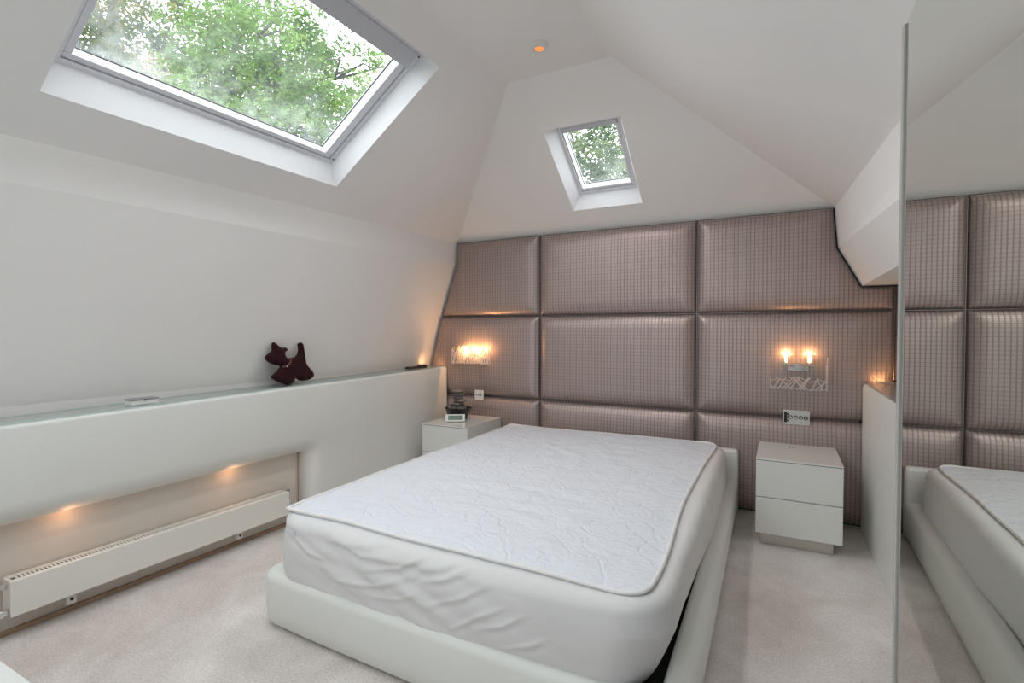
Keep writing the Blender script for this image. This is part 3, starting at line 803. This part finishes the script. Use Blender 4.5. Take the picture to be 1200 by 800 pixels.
# quilted top pad outline, world (x, y) at the bed top; corners as seen
outl = []
def add_line(a, b, n):
    for k in range(n): outl.append(V(a).lerp(V(b), k/n))
pts_ctrl = [(-1.885, 1.505), (-1.60, 1.520), (-1.30, 1.515), (-1.0, 1.512), (-.75, 1.508), (-.55, 1.50), (-.43, 1.492), (-.375, 1.500), (-.350, 1.530), (-.344, 1.60), (-.350, 1.82), (-.392, 2.38), (-.400, 3.05), (-.392, 3.60), (-.405, 3.72), (-.46, 3.775), (-.60, 3.80), (-1.0, 3.805), (-1.6, 3.805), (-1.90, 3.80), (-1.99, 3.77), (-2.025, 3.70), (-2.005, 3.2), (-1.985, 2.6), (-1.955, 2.0), (-1.925, 1.65), (-1.912, 1.54)]
def catmull(P, n=8):
    out = []; L_ = len(P)
    for i in range(L_):
        p0, p1, p2, p3 = (V(P[(i+k-1) % L_]) for k in range(4))
        for k in range(n):
            t = k/n
            out.append(.5*((2*p1) + (-p0+p2)*t + (2*p0-5*p1+4*p2-p3)*t*t + (-p0+3*p1-3*p2+p3)*t**3))
    return out
OUT = catmull(pts_ctrl, 10)
def inv(p):   # world xy -> (u, v), good enough for heights
    v = (p.y - 1.442)/(3.835-1.442)
    l = lerp(CN['nl'][0], CN['fl'][0], v); r = lerp(CN['nr'][0], CN['fr'][0], v); return (p.x-l)/(r-l), v
def padz(p, s):
    u, v = inv(p); e = min(min(u, 1-u)*WM, v*LM, (1-v)*LM)
    return top_z(u, v) + .006 - max(0, (.055-e))*.42
bm = bmesh.new(); cx, cy = -1.17, 2.65; rows = []; K = 70
for k in range(K+1):
    s = 1 - k/K if k < K else 0
    row = []
    if s == 0: break
    for p in OUT:
        # shrink towards a spine, so quads stay even
        sp = V((cx + (p.x-cx)*.0, min(max(p.y, 2.3), 3.0)))
        q_ = sp.lerp(p, s)
        w = V((q_.x, q_.y))
        z = padz(w, s) + .0060*min(1, (1-s)*8)
        x, y = q_.x, q_.y
        z += .0045*noise.fractal(V((x*7, y*7, 0)), 1.0, 2.0, 4) * min(1, (1-s)*10)
        env = math.exp(-(((x+1.15)/.55)**2 + ((y-2.9)/.55)**2))
        z += .010*env*noise.noise(V((x*11 + y*5, y*9, 5)))
        env2 = math.exp(-(((x+1.25)/.5)**2 + ((y-2.1)/.35)**2))
        z += .007*env2*noise.noise(V((x*5, y*16, 9)))
        row.append(bm.verts.new((x, y, z)))
    rows.append(row)
skirt = [bm.verts.new((v.co.x, v.co.y, v.co.z-.007)) for v in rows[0]]
rows.insert(0, skirt)
for A_, B_ in zip(rows, rows[1:]):
    n = len(A_)
    for i in range(n): bm.faces.new((A_[i], A_[(i+1) % n], B_[(i+1) % n], B_[i]))
inner = [v for v in rows[-1]]
bm.faces.new(inner)
bmesh.ops.triangulate(bm, faces=[f for f in bm.faces if len(f.verts) > 4])
qp = thing('mattress_protector', 'white quilted pad with corded edge spread on top of the mattress', 'mattress protector', (-1.15, 2.65, .5))
QO = qp
obj('quilted_top', bm, M['quilt'], qp, True)
bm = bmesh.new(); tube(bm, [(p.x, p.y, padz(p, 1)+.0035) for p in OUT], .0075, 10, closed=True)
obj('piping', bm, M['piping'], qp, True)
# care label showing grey through the cover at the foot
bm = bmesh.new(); box(bm, -1.845, -1.790, 1.4435, 1.4450, .428, .450, .0004, 1)
obj('care_label', bm, mat('grey_label', (.66, .66, .72), .7), mat_t)

# ------------------------------------------------------------------ wall lights
def sconce(x0, x1, z0, z1, yb, bulbs, dense, label, zmount, seed, e):
    cxs = (x0+x1)/2
    t = thing('wall_light', label, 'wall light', (cxs, yb, zmount), 'wall lights beside the bed')
    yf_ = yb-.10; th = .003
    bm = bmesh.new()
    box(bm, x0, x1, yf_, yf_+th, z0, z1, .001, 1)
    box(bm, x0, x0+th, yf_+th, yb-.005, z0, z1); box(bm, x1-th, x1, yf_+th, yb-.005, z0, z1)
    sh_ = obj('glass_shade', bm, M['clear'], t)
    rnd = random.Random(seed); bm = bmesh.new()
    def bar(p, q_, w):      # thin white strip on the face of the shade
        p, q_ = V(p), V(q_); d = (q_-p).normalized(); n_ = V((-d.y, d.x))*w/2
        c = [p-n_, q_-n_, q_+n_, p+n_]
        yy_ = yf_ - rnd.uniform(.0006, .0012)          # printed on the face of the panel
        bm.faces.new([bm.verts.new((k.x, yy_, k.y)) for k in c])
    if not dense:
        h = (z1-z0)*.40; n_ = 15
        for k in range(n_):
            xa = x0 + (x1-x0)*(k+rnd.uniform(-.2, .2))/n_; xb = xa + rnd.choice((-1, 1))*rnd.uniform(.03, .075)
            xa = min(max(xa, x0+.004), x1-.004); xb = min(max(xb, x0+.004), x1-.004)
            bar((xa, z0+.003), (xb, z0+h*rnd.uniform(.8, 1.0)), rnd.uniform(.007, .012))
        for k in range(6):
            xa = x0 + (x1-x0)*k/6; bar((xa+.004, z0 + rnd.uniform(.003, .02)), (xa + (x1-x0)/6-.001, z0 + rnd.uniform(.003, .02)), .007)
            bar((xa+.004, z0 + h*rnd.uniform(.6, .98)), (xa + (x1-x0)/6-.001, z0 + h*rnd.uniform(.5, .98)), .005)
        bar((x0+.004, z0), (x0+.004, z1), .005); bar((x1-.006, z0), (x1-.006, z1-.05), .012); bar((x1-.005, z1-.08), (x1-.003, z1), .006)
        bar((x0+.003, z0+.03), (x0+.03, z0), .007)
    else:
        n_ = 52
        for k in range(n_):
            xa = x0 + (x1-x0)*(k+.5)/n_; xb = xa + rnd.uniform(-.07, .07); xb = min(max(xb, x0+.004), x1-.004)
            bar((xa, z0+rnd.uniform(0, .01)), (xb, z1-rnd.uniform(0, .03)), rnd.uniform(.0045, .009))
        for k in range(26):
            xa = rnd.uniform(x0, x1-.08); bar((xa, rnd.uniform(z0, z1)), (xa+.08, rnd.uniform(z0+.01, z1-.01)), .004)
    la = obj('lattice', bm, M['lattice'], sh_)
    bm = bmesh.new(); zm = bulbs[0][1]-.07
    box(bm, cxs-.062, cxs+.062, yb-.028, yb-.003, zm-.014, zm+.016, .003); box(bm, cxs-.02, cxs+.02, yb-.06, yb-.025, zm, zm+.038, .003)
    box(bm, cxs-.10, cxs+.10, yb-.05, yb-.038, zm+.024, zm+.034, .002)
    o_ = obj('chrome_bracket', bm, M['chrome'], t)
    for bx, bz in bulbs:
        bm = bmesh.new(); cyl(bm, (bx, yb-.044, zm+.034), (bx, yb-.044, zm+.045), .016, n=18)
        hb = obj('bulb_holder', bm, M['chrome'], t)
        bm = bmesh.new(); lathe(bm, bx, yb-.044, [(.006, bz-.024), (.009, bz-.018), (.009, bz+.012), (.004, bz+.020)], 14)
        obj('bulb', bm, M['bulb'], t, True)
        bm = bmesh.new()
        for s in (-1, 1):
            box(bm, bx-.030, bx+.030, yb-.044+s*.022-.002, yb-.044+s*.022+.002, bz-.027, bz+.028, .001, 1)
            box(bm, bx+s*.028-.002, bx+s*.028+.002, yb-.044-.020, yb-.044+.020, bz-.027, bz+.028, .001, 1)
        obj('glass_cube', bm, M['clear'], t)
        spot('bulb_light', (bx, yb-.044-(.026 if dense else .016), bz+(.016 if dense else .030)), e, (1, .50, .20), .012)
    return t
sconce(-.075, .256, .892, 1.112, 3.935, ((.020, 1.098), (.155, 1.098)), False, 'chrome wall light with two bare bulbs behind a clear panel, above the right cabinet', 1.02, 3, .8)
sconce(-2.655, -2.240, .985, 1.150, 3.935, ((-2.50, 1.095), (-2.365, 1.095)), True, 'glowing wall light wrapped in a dense white lattice, above the left cabinet', 1.06, 5, 2.1)

# socket plates
sp = thing('switch_plate', 'wide chrome switch plate with four knobs on the seam above the right cabinet', 'switch plate', (.083, 3.95, .65))
bm = bmesh.new(); box(bm, .003, .163, 3.936, 3.948, .648, .748, .003); obj('plate', bm, M['satin'], sp)
bm = bmesh.new(); box(bm, .011, .03, 3.932, 3.9355, .662, .734, .001)
for z in (.668, .690, .712): box(bm, .031, .042, 3.932, 3.9355, z, z+.013, .001)
obj('socket_face', bm, M['black'], sp)
for x in (.050, .080, .110, .140):
    bm = bmesh.new(); cyl(bm, (x, 3.9358, .698), (x, 3.9345, .698), .0135, n=18); obj('knob_ring', bm, M['dark_gap'], sp)
    bm = bmesh.new(); cyl(bm, (x, 3.9345, .698), (x, 3.920, .698), .010, .0085, n=18); k_ = obj('knob', bm, M['chrome'], sp); autosmooth(k_)
sp = thing('switch_plate', 'small pale socket plate above the left bedside cabinet', 'switch plate', (-2.42, 3.95, .66))
bm = bmesh.new(); box(bm, -2.468, -2.376, 3.936, 3.948, .656, .748, .003); obj('plate', bm, M['white_plastic'], sp)
bm = bmesh.new()
for x in (-2.445, -2.422, -2.398): box(bm, x-.006, x+.004, 3.932, 3.9355, .697, .709, .001)
obj('toggle', bm, M['black'], sp)

# ------------------------------------------------------------------ small things
# pebble fountain on the left cabinet
ft = thing('tabletop_fountain', 'black bowl fountain with a stack of grey pebbles on the left bedside cabinet', 'fountain', (-2.485, 3.70, .5215))
bm = bmesh.new(); lathe(bm, -2.485, 3.70, [(.062, .5215), (.072, .525), (.098, .575), (.115, .612), (.117, .618), (.108, .616), (.09, .585), (.01, .575)], 36)
o = obj('bowl', bm, M['black'], ft); autosmooth(o)
rnd = random.Random(4)
for k, (dx, dy, z, r, h) in enumerate(((-.03, -.03, .618, .052, .020), (.035, -.01, .616, .05, .020), (0, .04, .618, .05, .020), (-.012, -.01, .652, .062, .019), (.02, .0, .680, .056, .017), (-.012, 0, .706, .050, .017), (.015, -.004, .733, .044, .016), (-.006, 0, .760, .062, .012))):
    bm = bmesh.new(); bmesh.ops.create_icosphere(bm, subdivisions=3, radius=1)
    for v in bm.verts:
        c = v.co.copy(); s = 1 + .16*noise.noise(c*1.6 + V((k*3, 0, 0))) + .05*noise.noise(c*5)
        v.co = V((-2.485+dx + c.x*r*s, 3.70+dy + c.y*r*s*.9, z + c.z*h*s*1.05))
    obj('pebble', bm, M['stone'], ft, True)
# clock
ck = thing('digital_clock', 'small white digital clock with a green grey display, in front of the pebble fountain', 'clock', (-2.41, 3.50, .5215))
Rz = Matrix.Rotation(math.radians(33), 4, 'Z'); Rx = Matrix.Rotation(math.radians(-22), 4, 'X')
def place(bm, T): bmesh.ops.transform(bm, matrix=T, verts=bm.verts)
Tc = Matrix.Translation((-2.408, 3.535, .5225)) @ Rz
def tilt(bm): bmesh.ops.transform(bm, matrix=Matrix.Translation((0, 0, .003)) @ Rx, verts=bm.verts)
bm = bmesh.new(); box(bm, -.082, .082, -.009, .009, .0, .060, .003); tilt(bm); place(bm, Tc); obj('case', bm, M['white_plastic'], ck)
bm = bmesh.new(); box(bm, -.058, .058, -.0108, -.0092, .012, .050); tilt(bm); place(bm, Tc); dsp = obj('display', bm, M['lcd'], ck)
bm = bmesh.new()
segs = {'1': 'bc', '0': 'abcdef', '2': 'abged', '8': 'abcdefg'}
for xx, ch in ((-.048, '1'), (-.022, '0'), (.008, '2'), (.034, '8')):
    for s in segs[ch]:
        a = {'a': (0, .014, .030, .033), 'g': (0, .014, .0155, .0185), 'd': (0, .014, .001, .004), 'f': (0, .003, .018, .032), 'e': (0, .003, .002, .016), 'b': (.012, .015, .018, .032), 'c': (.012, .015, .002, .016)}[s]
        box(bm, xx+a[0], xx+a[1], -.0114, -.011, .014+a[2], .014+a[3])
tilt(bm); place(bm, Tc); obj('digits', bm, M['lcd_dark'], ck)

# soft toy dog on the ledge
dg = thing('toy_dog', 'dark burgundy felt terrier figure with upright tail, standing on the left ledge', 'toy dog', (-2.86, 2.31, zled(2.3)))
px = [(930,110),(940,112),(955,128),(975,141),(998,141),(1005,150),(1000,160),(986,168),(985,185),(1000,203),(1018,200),(1045,193),(1064,178),(1074,155),(1078,122),(1088,115),(1099,120),(1100,160),(1099,205),(1100,240),(1115,262),(1130,285),(1132,305),(1122,322),(1100,331),(1065,333),(1040,328),(1022,312),(1010,325),(998,342),(965,346),(930,330),(905,316),(893,302),(896,288),(910,278),(930,262),(950,245),(945,238),(915,232),(893,220),(880,204),(881,186),(892,174),(908,164),(922,150),(925,130)]
zg = zled(2.3)
S_ = .001335; 
dogp = [V(((a-1010)*S_ + 2.305, (346-b)*S_*.88*1.0 + zg)) for a, b in px]
dogp = catmull(dogp, 3)
area = sum(dogp[i].x*dogp[(i+1) % len(dogp)].y - dogp[(i+1) % len(dogp)].x*dogp[i].y for i in range(len(dogp)))
if area < 0: dogp.reverse()
bm = bmesh.new(); xm = -2.845; half = .034
# dense grid inside the outline: height from distance to outline
inner_pts = []
st = .0085; yv = min(p.x for p in dogp)
while yv < max(p.x for p in dogp):
    zv = min(p.y for p in dogp)
    while zv < max(p.y for p in dogp):
        p = V((yv, zv))
        if inside(p, dogp) and min(dist_seg(p, dogp[i-1], dogp[i]) for i in range(len(dogp))) > .005: inner_pts.append(p)
        zv += st
    yv += st
nb = len(dogp)
vs2, es2, fs2, _, _, _ = delaunay_2d_cdt(dogp + inner_pts, [(i, (i+1) % nb) for i in range(nb)], [], 1, 1e-6)
bd = [min(dist_seg(p, dogp[i-1], dogp[i]) for i in range(nb)) for p in vs2]
for sgn in (1, -1):
    vv = []
    for p, d in zip(vs2, bd):
        h = 0 if d < 1e-5 else half*math.sqrt(max(0, 1-(1-min(d/.034, 1))**2))
        vv.append(bm.verts.new((xm + sgn*h - (p.y-zg)*.25, p.x, p.y)))
    for f in fs2:
        try: bm.faces.new([vv[i] for i in (f if sgn > 0 else f[::-1])])
        except ValueError: pass
bmesh.ops.remove_doubles(bm, verts=bm.verts, dist=.0003)
obj('body', bm, M['dog'], dg, True)
def dpt(a, b, off): 
    z_ = (346-b)*S_*.88 + zg; return (xm + off - (z_-zg)*.25, (a-1010)*S_+2.305, z_)
bm = bmesh.new(); tube(bm, [dpt(1002, 200, .012), dpt(998, 212, .030), dpt(985, 228, .037), dpt(968, 240, .036), dpt(950, 246, .018)], .0055, 8)
obj('collar', bm, M['collar'], dg, True)
bm = bmesh.new(); c_ = dpt(964, 243, .041); bmesh.ops.create_icosphere(bm, subdivisions=2, radius=.006, matrix=Matrix.Translation(c_))
obj('collar_stud', bm, M['chrome'], dg, True)

# little silver box on the ledge
bx = thing('trinket_box', 'small flat silver box on the left ledge, alone towards the near end', 'box', (-2.83, 1.40, zled(1.4)))
z_ = zled(1.4)+.0005
bm = bmesh.new(); box(bm, -2.875, -2.805, 1.335, 1.455, z_, z_+.021, .002); obj('box_body', bm, M['white_plastic'], bx)
bm = bmesh.new(); box(bm, -2.877, -2.803, 1.333, 1.457, z_+.0212, z_+.028, .002); obj('lid', bm, mat('pewter', (.30, .30, .32), .35, metal=.4), bx)
bm = bmesh.new(); box(bm, -2.8028, -2.801, 1.385, 1.397, z_+.018, z_+.0245); obj('clasp', bm, M['black'], bx)

# black slim case
bm = bmesh.new(); z_ = zled(3.6)+.0008; rows = []
for k in range(15):
    t = k/14; yy = 3.475 + .27*t; w = .026*(1 if t < .72 else math.sqrt(max(0.02, 1-((t-.72)/.29)**2))); h = .019 + (.012*math.sin(PI*(t-.5)/.5) if t > .5 else 0)
    if t > .9: h *= .75
    rows.append([bm.verts.new((-2.860+w*a, yy, z_+h*b)) for a, b in ((-1, 0), (1, 0), (1, .6), (.7, 1), (-.7, 1), (-1, .6))])
for A_, B_ in zip(rows, rows[1:]):
    for i in range(6): bm.faces.new((A_[i], A_[(i+1) % 6], B_[(i+1) % 6], B_[i]))
bm.faces.new(rows[0][::-1]); bm.faces.new(rows[-1])
o = obj('remote_control', bm, M['black'], None, loc=(-2.885, 3.6, z_)); autosmooth(o, 50)
tag(o, 'slim black remote lying on the left ledge near the head wall', 'remote control')

# ceiling spots: one in view, two more added out of view further back as fill light
def ceiling_spot(x, y, label, CE):
    cs = thing('ceiling_spotlight', label, 'ceiling light', (x, y, ZC), 'ceiling spotlights')
    bm = bmesh.new(); lathe(bm, x, y, [(.047, ZC-.0005), (.047, ZC-.022), (.043, ZC-.028), (.028, ZC-.028), (.026, ZC-.020), (.005, ZC-.018)], 36)
    o = obj('housing', bm, M['white_plastic'], cs); autosmooth(o)
    bm = bmesh.new(); lathe(bm, x, y, [(.024, ZC-.0215), (.022, ZC-.027), (.012, ZC-.032), (.003, ZC-.033)], 28)
    obj('lens', bm, M['amber'], cs, True)
    spot('ceiling_spot_light', (x, y, ZC-.06), CE, (1, .955, .92), .05, math.radians(165), (0, 0, 0), .9)
ceiling_spot(-1.21, 2.61, 'small round white ceiling spotlight with an amber centre, above the bed', 24)
ceiling_spot(-1.21, 1.1, 'unseen white ceiling spotlight over the foot of the bed, added to brighten the room', 20)
ceiling_spot(-1.21, -.5, 'unseen white ceiling spotlight nearest the rear wall, added to brighten the room', 8)

# white table at the near left corner
tb = thing('coffee_table', 'low white table with a glass inset top, its corner at the bottom left', 'table', (-1.95, .1, 0))
tx0, tx1, ty0, ty1, tz = -2.55, -1.30, -.45, .525, .45
bm = bmesh.new()
for r_ in ((tx0, tx1, ty1-.045, ty1), (tx0, tx1, ty0, ty0+.045), (tx0, tx0+.045, ty0+.045, ty1-.045), (tx1-.045, tx1, ty0+.045, ty1-.045)): box(bm, *r_, tz-.05, tz, .003)
obj('tabletop_frame', bm, M['gloss'], tb)
bm = bmesh.new(); box(bm, tx0+.045, tx1-.045, ty0+.045, ty1-.045, tz-.02, tz-.006); obj('glass_inset', bm, mat('pale_blue_glass', (.55, .66, .72), .08, coat=.5), tb)
for x in (tx0+.03, tx1-.03):
    for y in (ty0+.03, ty1-.03):
        bm = bmesh.new(); box(bm, x-.022, x+.022, y-.022, y+.022, 0, tz-.05, .003); obj('leg', bm, M['gloss'], tb)

# ------------------------------------------------------------------ trees outside
def tree(name, label, base, hgt, blobs, mname, leaf=.09, r0=.14, seed=1, limbs=True):
    rnd = random.Random(seed)
    t = thing(name, label, 'tree', base, 'trees outside the roof windows')
    base = V(base); tip = base + V((rnd.uniform(-.3, .3), rnd.uniform(-.3, .3), hgt))
    bm = bmesh.new()
    P = [base.lerp(tip, k/8) + V((.06*noise.noise(V((k*.7, seed, 0))), .06*noise.noise(V((k*.7, seed, 5))), 0)) for k in range(9)]
    tube(bm, P, [lerp(r0, r0*.35, k/8) for k in range(9)], 10)
    for c, rad_, cnt in blobs:
        c = V(c); s = min(range(9), key=lambda i: abs(P[i].z - (c.z - .8)))
        tube(bm, [P[s], P[s].lerp(c, .5) + V((0, 0, .15)), c], [r0*.3, r0*.2, .02], 7)
        if limbs:
            for _ in range(5):
                e = c + V((rnd.uniform(-1, 1)*rad_[0], rnd.uniform(-1, 1)*rad_[1], rnd.uniform(-.8, 1)*rad_[2]))*.85
                tube(bm, [c.lerp(P[s], .25), c.lerp(e, .5)+V((0, 0, .08)), e], [.022, .013, .006], 5)
    obj('trunk', bm, M['bark'], t, True)
    bm = bmesh.new()
    for c, rad_, cnt in blobs:
        c = V(c)
        nsp = max(6, cnt//45)
        for _ in range(nsp):
            while True:
                q_ = V((rnd.uniform(-1, 1), rnd.uniform(-1, 1), rnd.uniform(-1, 1)))
                if q_.length < 1: break
            s = c + V((q_.x*rad_[0], q_.y*rad_[1], q_.z*rad_[2]))
            ax = V((rnd.uniform(-1, 1), rnd.uniform(-1, 1), rnd.uniform(-.7, .2))).normalized()
            L_ = rnd.uniform(.25, .6)
            for k in range(cnt//nsp):
                p = s + ax*L_*rnd.random() + V((rnd.gauss(0, .07), rnd.gauss(0, .07), rnd.gauss(0, .05)))
                d = V((rnd.gauss(0, 1), rnd.gauss(0, 1), rnd.gauss(-.3, .6))).normalized(); n_ = d.orthogonal().normalized()
                n_ = Matrix.Rotation(rnd.uniform(0, 2*PI), 3, d) @ n_
                l = leaf*rnd.uniform(.6, 1.25); w = l*.22
                bm.faces.new([bm.verts.new(v) for v in (p, p+d*l*.5+n_*w, p+d*l, p+d*l*.5-n_*w)])
    f = obj('foliage', bm, M[mname], t, False, False)
    return t
from mathutils import Vector as _V
C0 = V((0, 0, 1.285))
def at(dx, dy, dz, t): return tuple(C0 + V((dx, dy, dz))*t)
# seen through the big skylight: (u,v)=(250,80) looks along (-.776,.487,.401)
tree('leafy_tree', 'bright green feathery tree filling the middle of the large skylight', (-6.6, 5.2, 0), 5.2,
     [(at(-.72, .56, .40, 9.0), (1.5, 1.3, 1.15), 9000), (at(-.755, .51, .35, 9.2), (1.0, 1.0, .9), 6500), (at(-.70, .60, .33, 8.6), (1.1, 1.1, .7), 4500),
      (at(-.735, .52, .47, 9.4), (1.05, 1.0, .85), 5500), (at(-.63, .66, .335, 9.2), (.75, .8, .42), 1100), (at(-.63, .63, .43, 9.4), (.8, .8, .5), 700)], 'leaf_green', .085, seed=3)
tree('thin_tree', 'pale thin tree with bare trunk at the left of the large skylight', (-9.3, 4.1, 0), 8.5,
     [(at(-.84, .38, .42, 11), (1.6, 1.2, 1.3), 3600), (at(-.86, .34, .36, 11.5), (1.2, 1.0, .9), 2400)], 'leaf_mix', .10, r0=.16, seed=8)
tree('thin_tree', 'brownish leaved tree behind the bare trunk, far left of the large skylight', (-10.6, 3.6, 0), 9.0,
     [(at(-.82, .41, .47, 13), (1.7, 1.3, 1.4), 3600), (at(-.88, .30, .42, 13), (1.5, 1.2, 1.3), 2500)], 'leaf_mix', .11, r0=.13, seed=12)
tree('background_tree', 'dull green tree behind the bright green one', (-10.5, 8.2, 0), 6.2,
     [(at(-.74, .55, .33, 14), (2.2, 2.0, 1.2), 5200), (at(-.80, .45, .35, 14), (1.8, 1.8, 1.3), 4200), (at(-.67, .66, .30, 13), (1.2, 1.2, .6), 1500)], 'leaf_pale', .13, r0=.16, seed=21)
tree('garden_tree', 'pale green tree seen through the small skylight', (-2.6, 10.5, 0), 4.2,
     [(at(-.30, .90, .31, 9.0), (1.0, .9, .8), 3600), (at(-.36, .88, .34, 9.5), (.9, .8, .8), 2000), (at(-.24, .92, .28, 9.5), (.9, .8, .8), 2500)], 'leaf_pale', .10, seed=31)

# ground outside
bm = bmesh.new(); poly_holes(bm, V((0, 0, -.3)), X, Y, [(-40, -40), (40, -40), (40, 40), (-40, 40)])
struct('ground', bm, mat('grass_ground', (.10, .14, .07), .95, namt=.2, nscale=.8))

# ------------------------------------------------------------------ sky and portals
w = bpy.data.worlds.new('overcast_sky'); SC.world = w; w.use_nodes = True; nt = w.node_tree
bg = nt.nodes['Background']; bg.inputs[0].default_value = (.945, .97, 1.0, 1); bg.inputs[1].default_value = 5.0
def portal(name, c, A, B, Nin, a, b):
    ld = bpy.data.lights.new(name, 'AREA'); ld.shape = 'RECTANGLE'; ld.size = a; ld.size_y = b; ld.cycles.is_portal = True
    o = bpy.data.objects.new(name, ld); link(o)
    zax = -Nin.normalized(); xax = A.normalized(); yax = zax.cross(xax)
    o.matrix_world = Matrix.Translation(c) @ Matrix((xax, yax, zax)).transposed().to_4x4()
portal('portal', OL + Y*1.64 + aL*.68 + nL*.21, Y, aL, -nL, 1.5, 1.0)
portal('portal', OE + X*-1.2 + aE*.58 + nE*.2, X, aE, -nE, .5, .6)
portal('portal', OL + Y*-.65 + aL*.68 + nL*.21, Y, aL, -nL, 1.65, .95)
portal('portal', OR + Y*-.45 + aR*.78 + nR*.21, Y, aR, -nR, 1.9, .75)
portal('portal', V(((WB[0]+WB[1])/2, YR-.08, (WB[2]+WB[3])/2)), X, Z, Y, WB[1]-WB[0], WB[3]-WB[2])
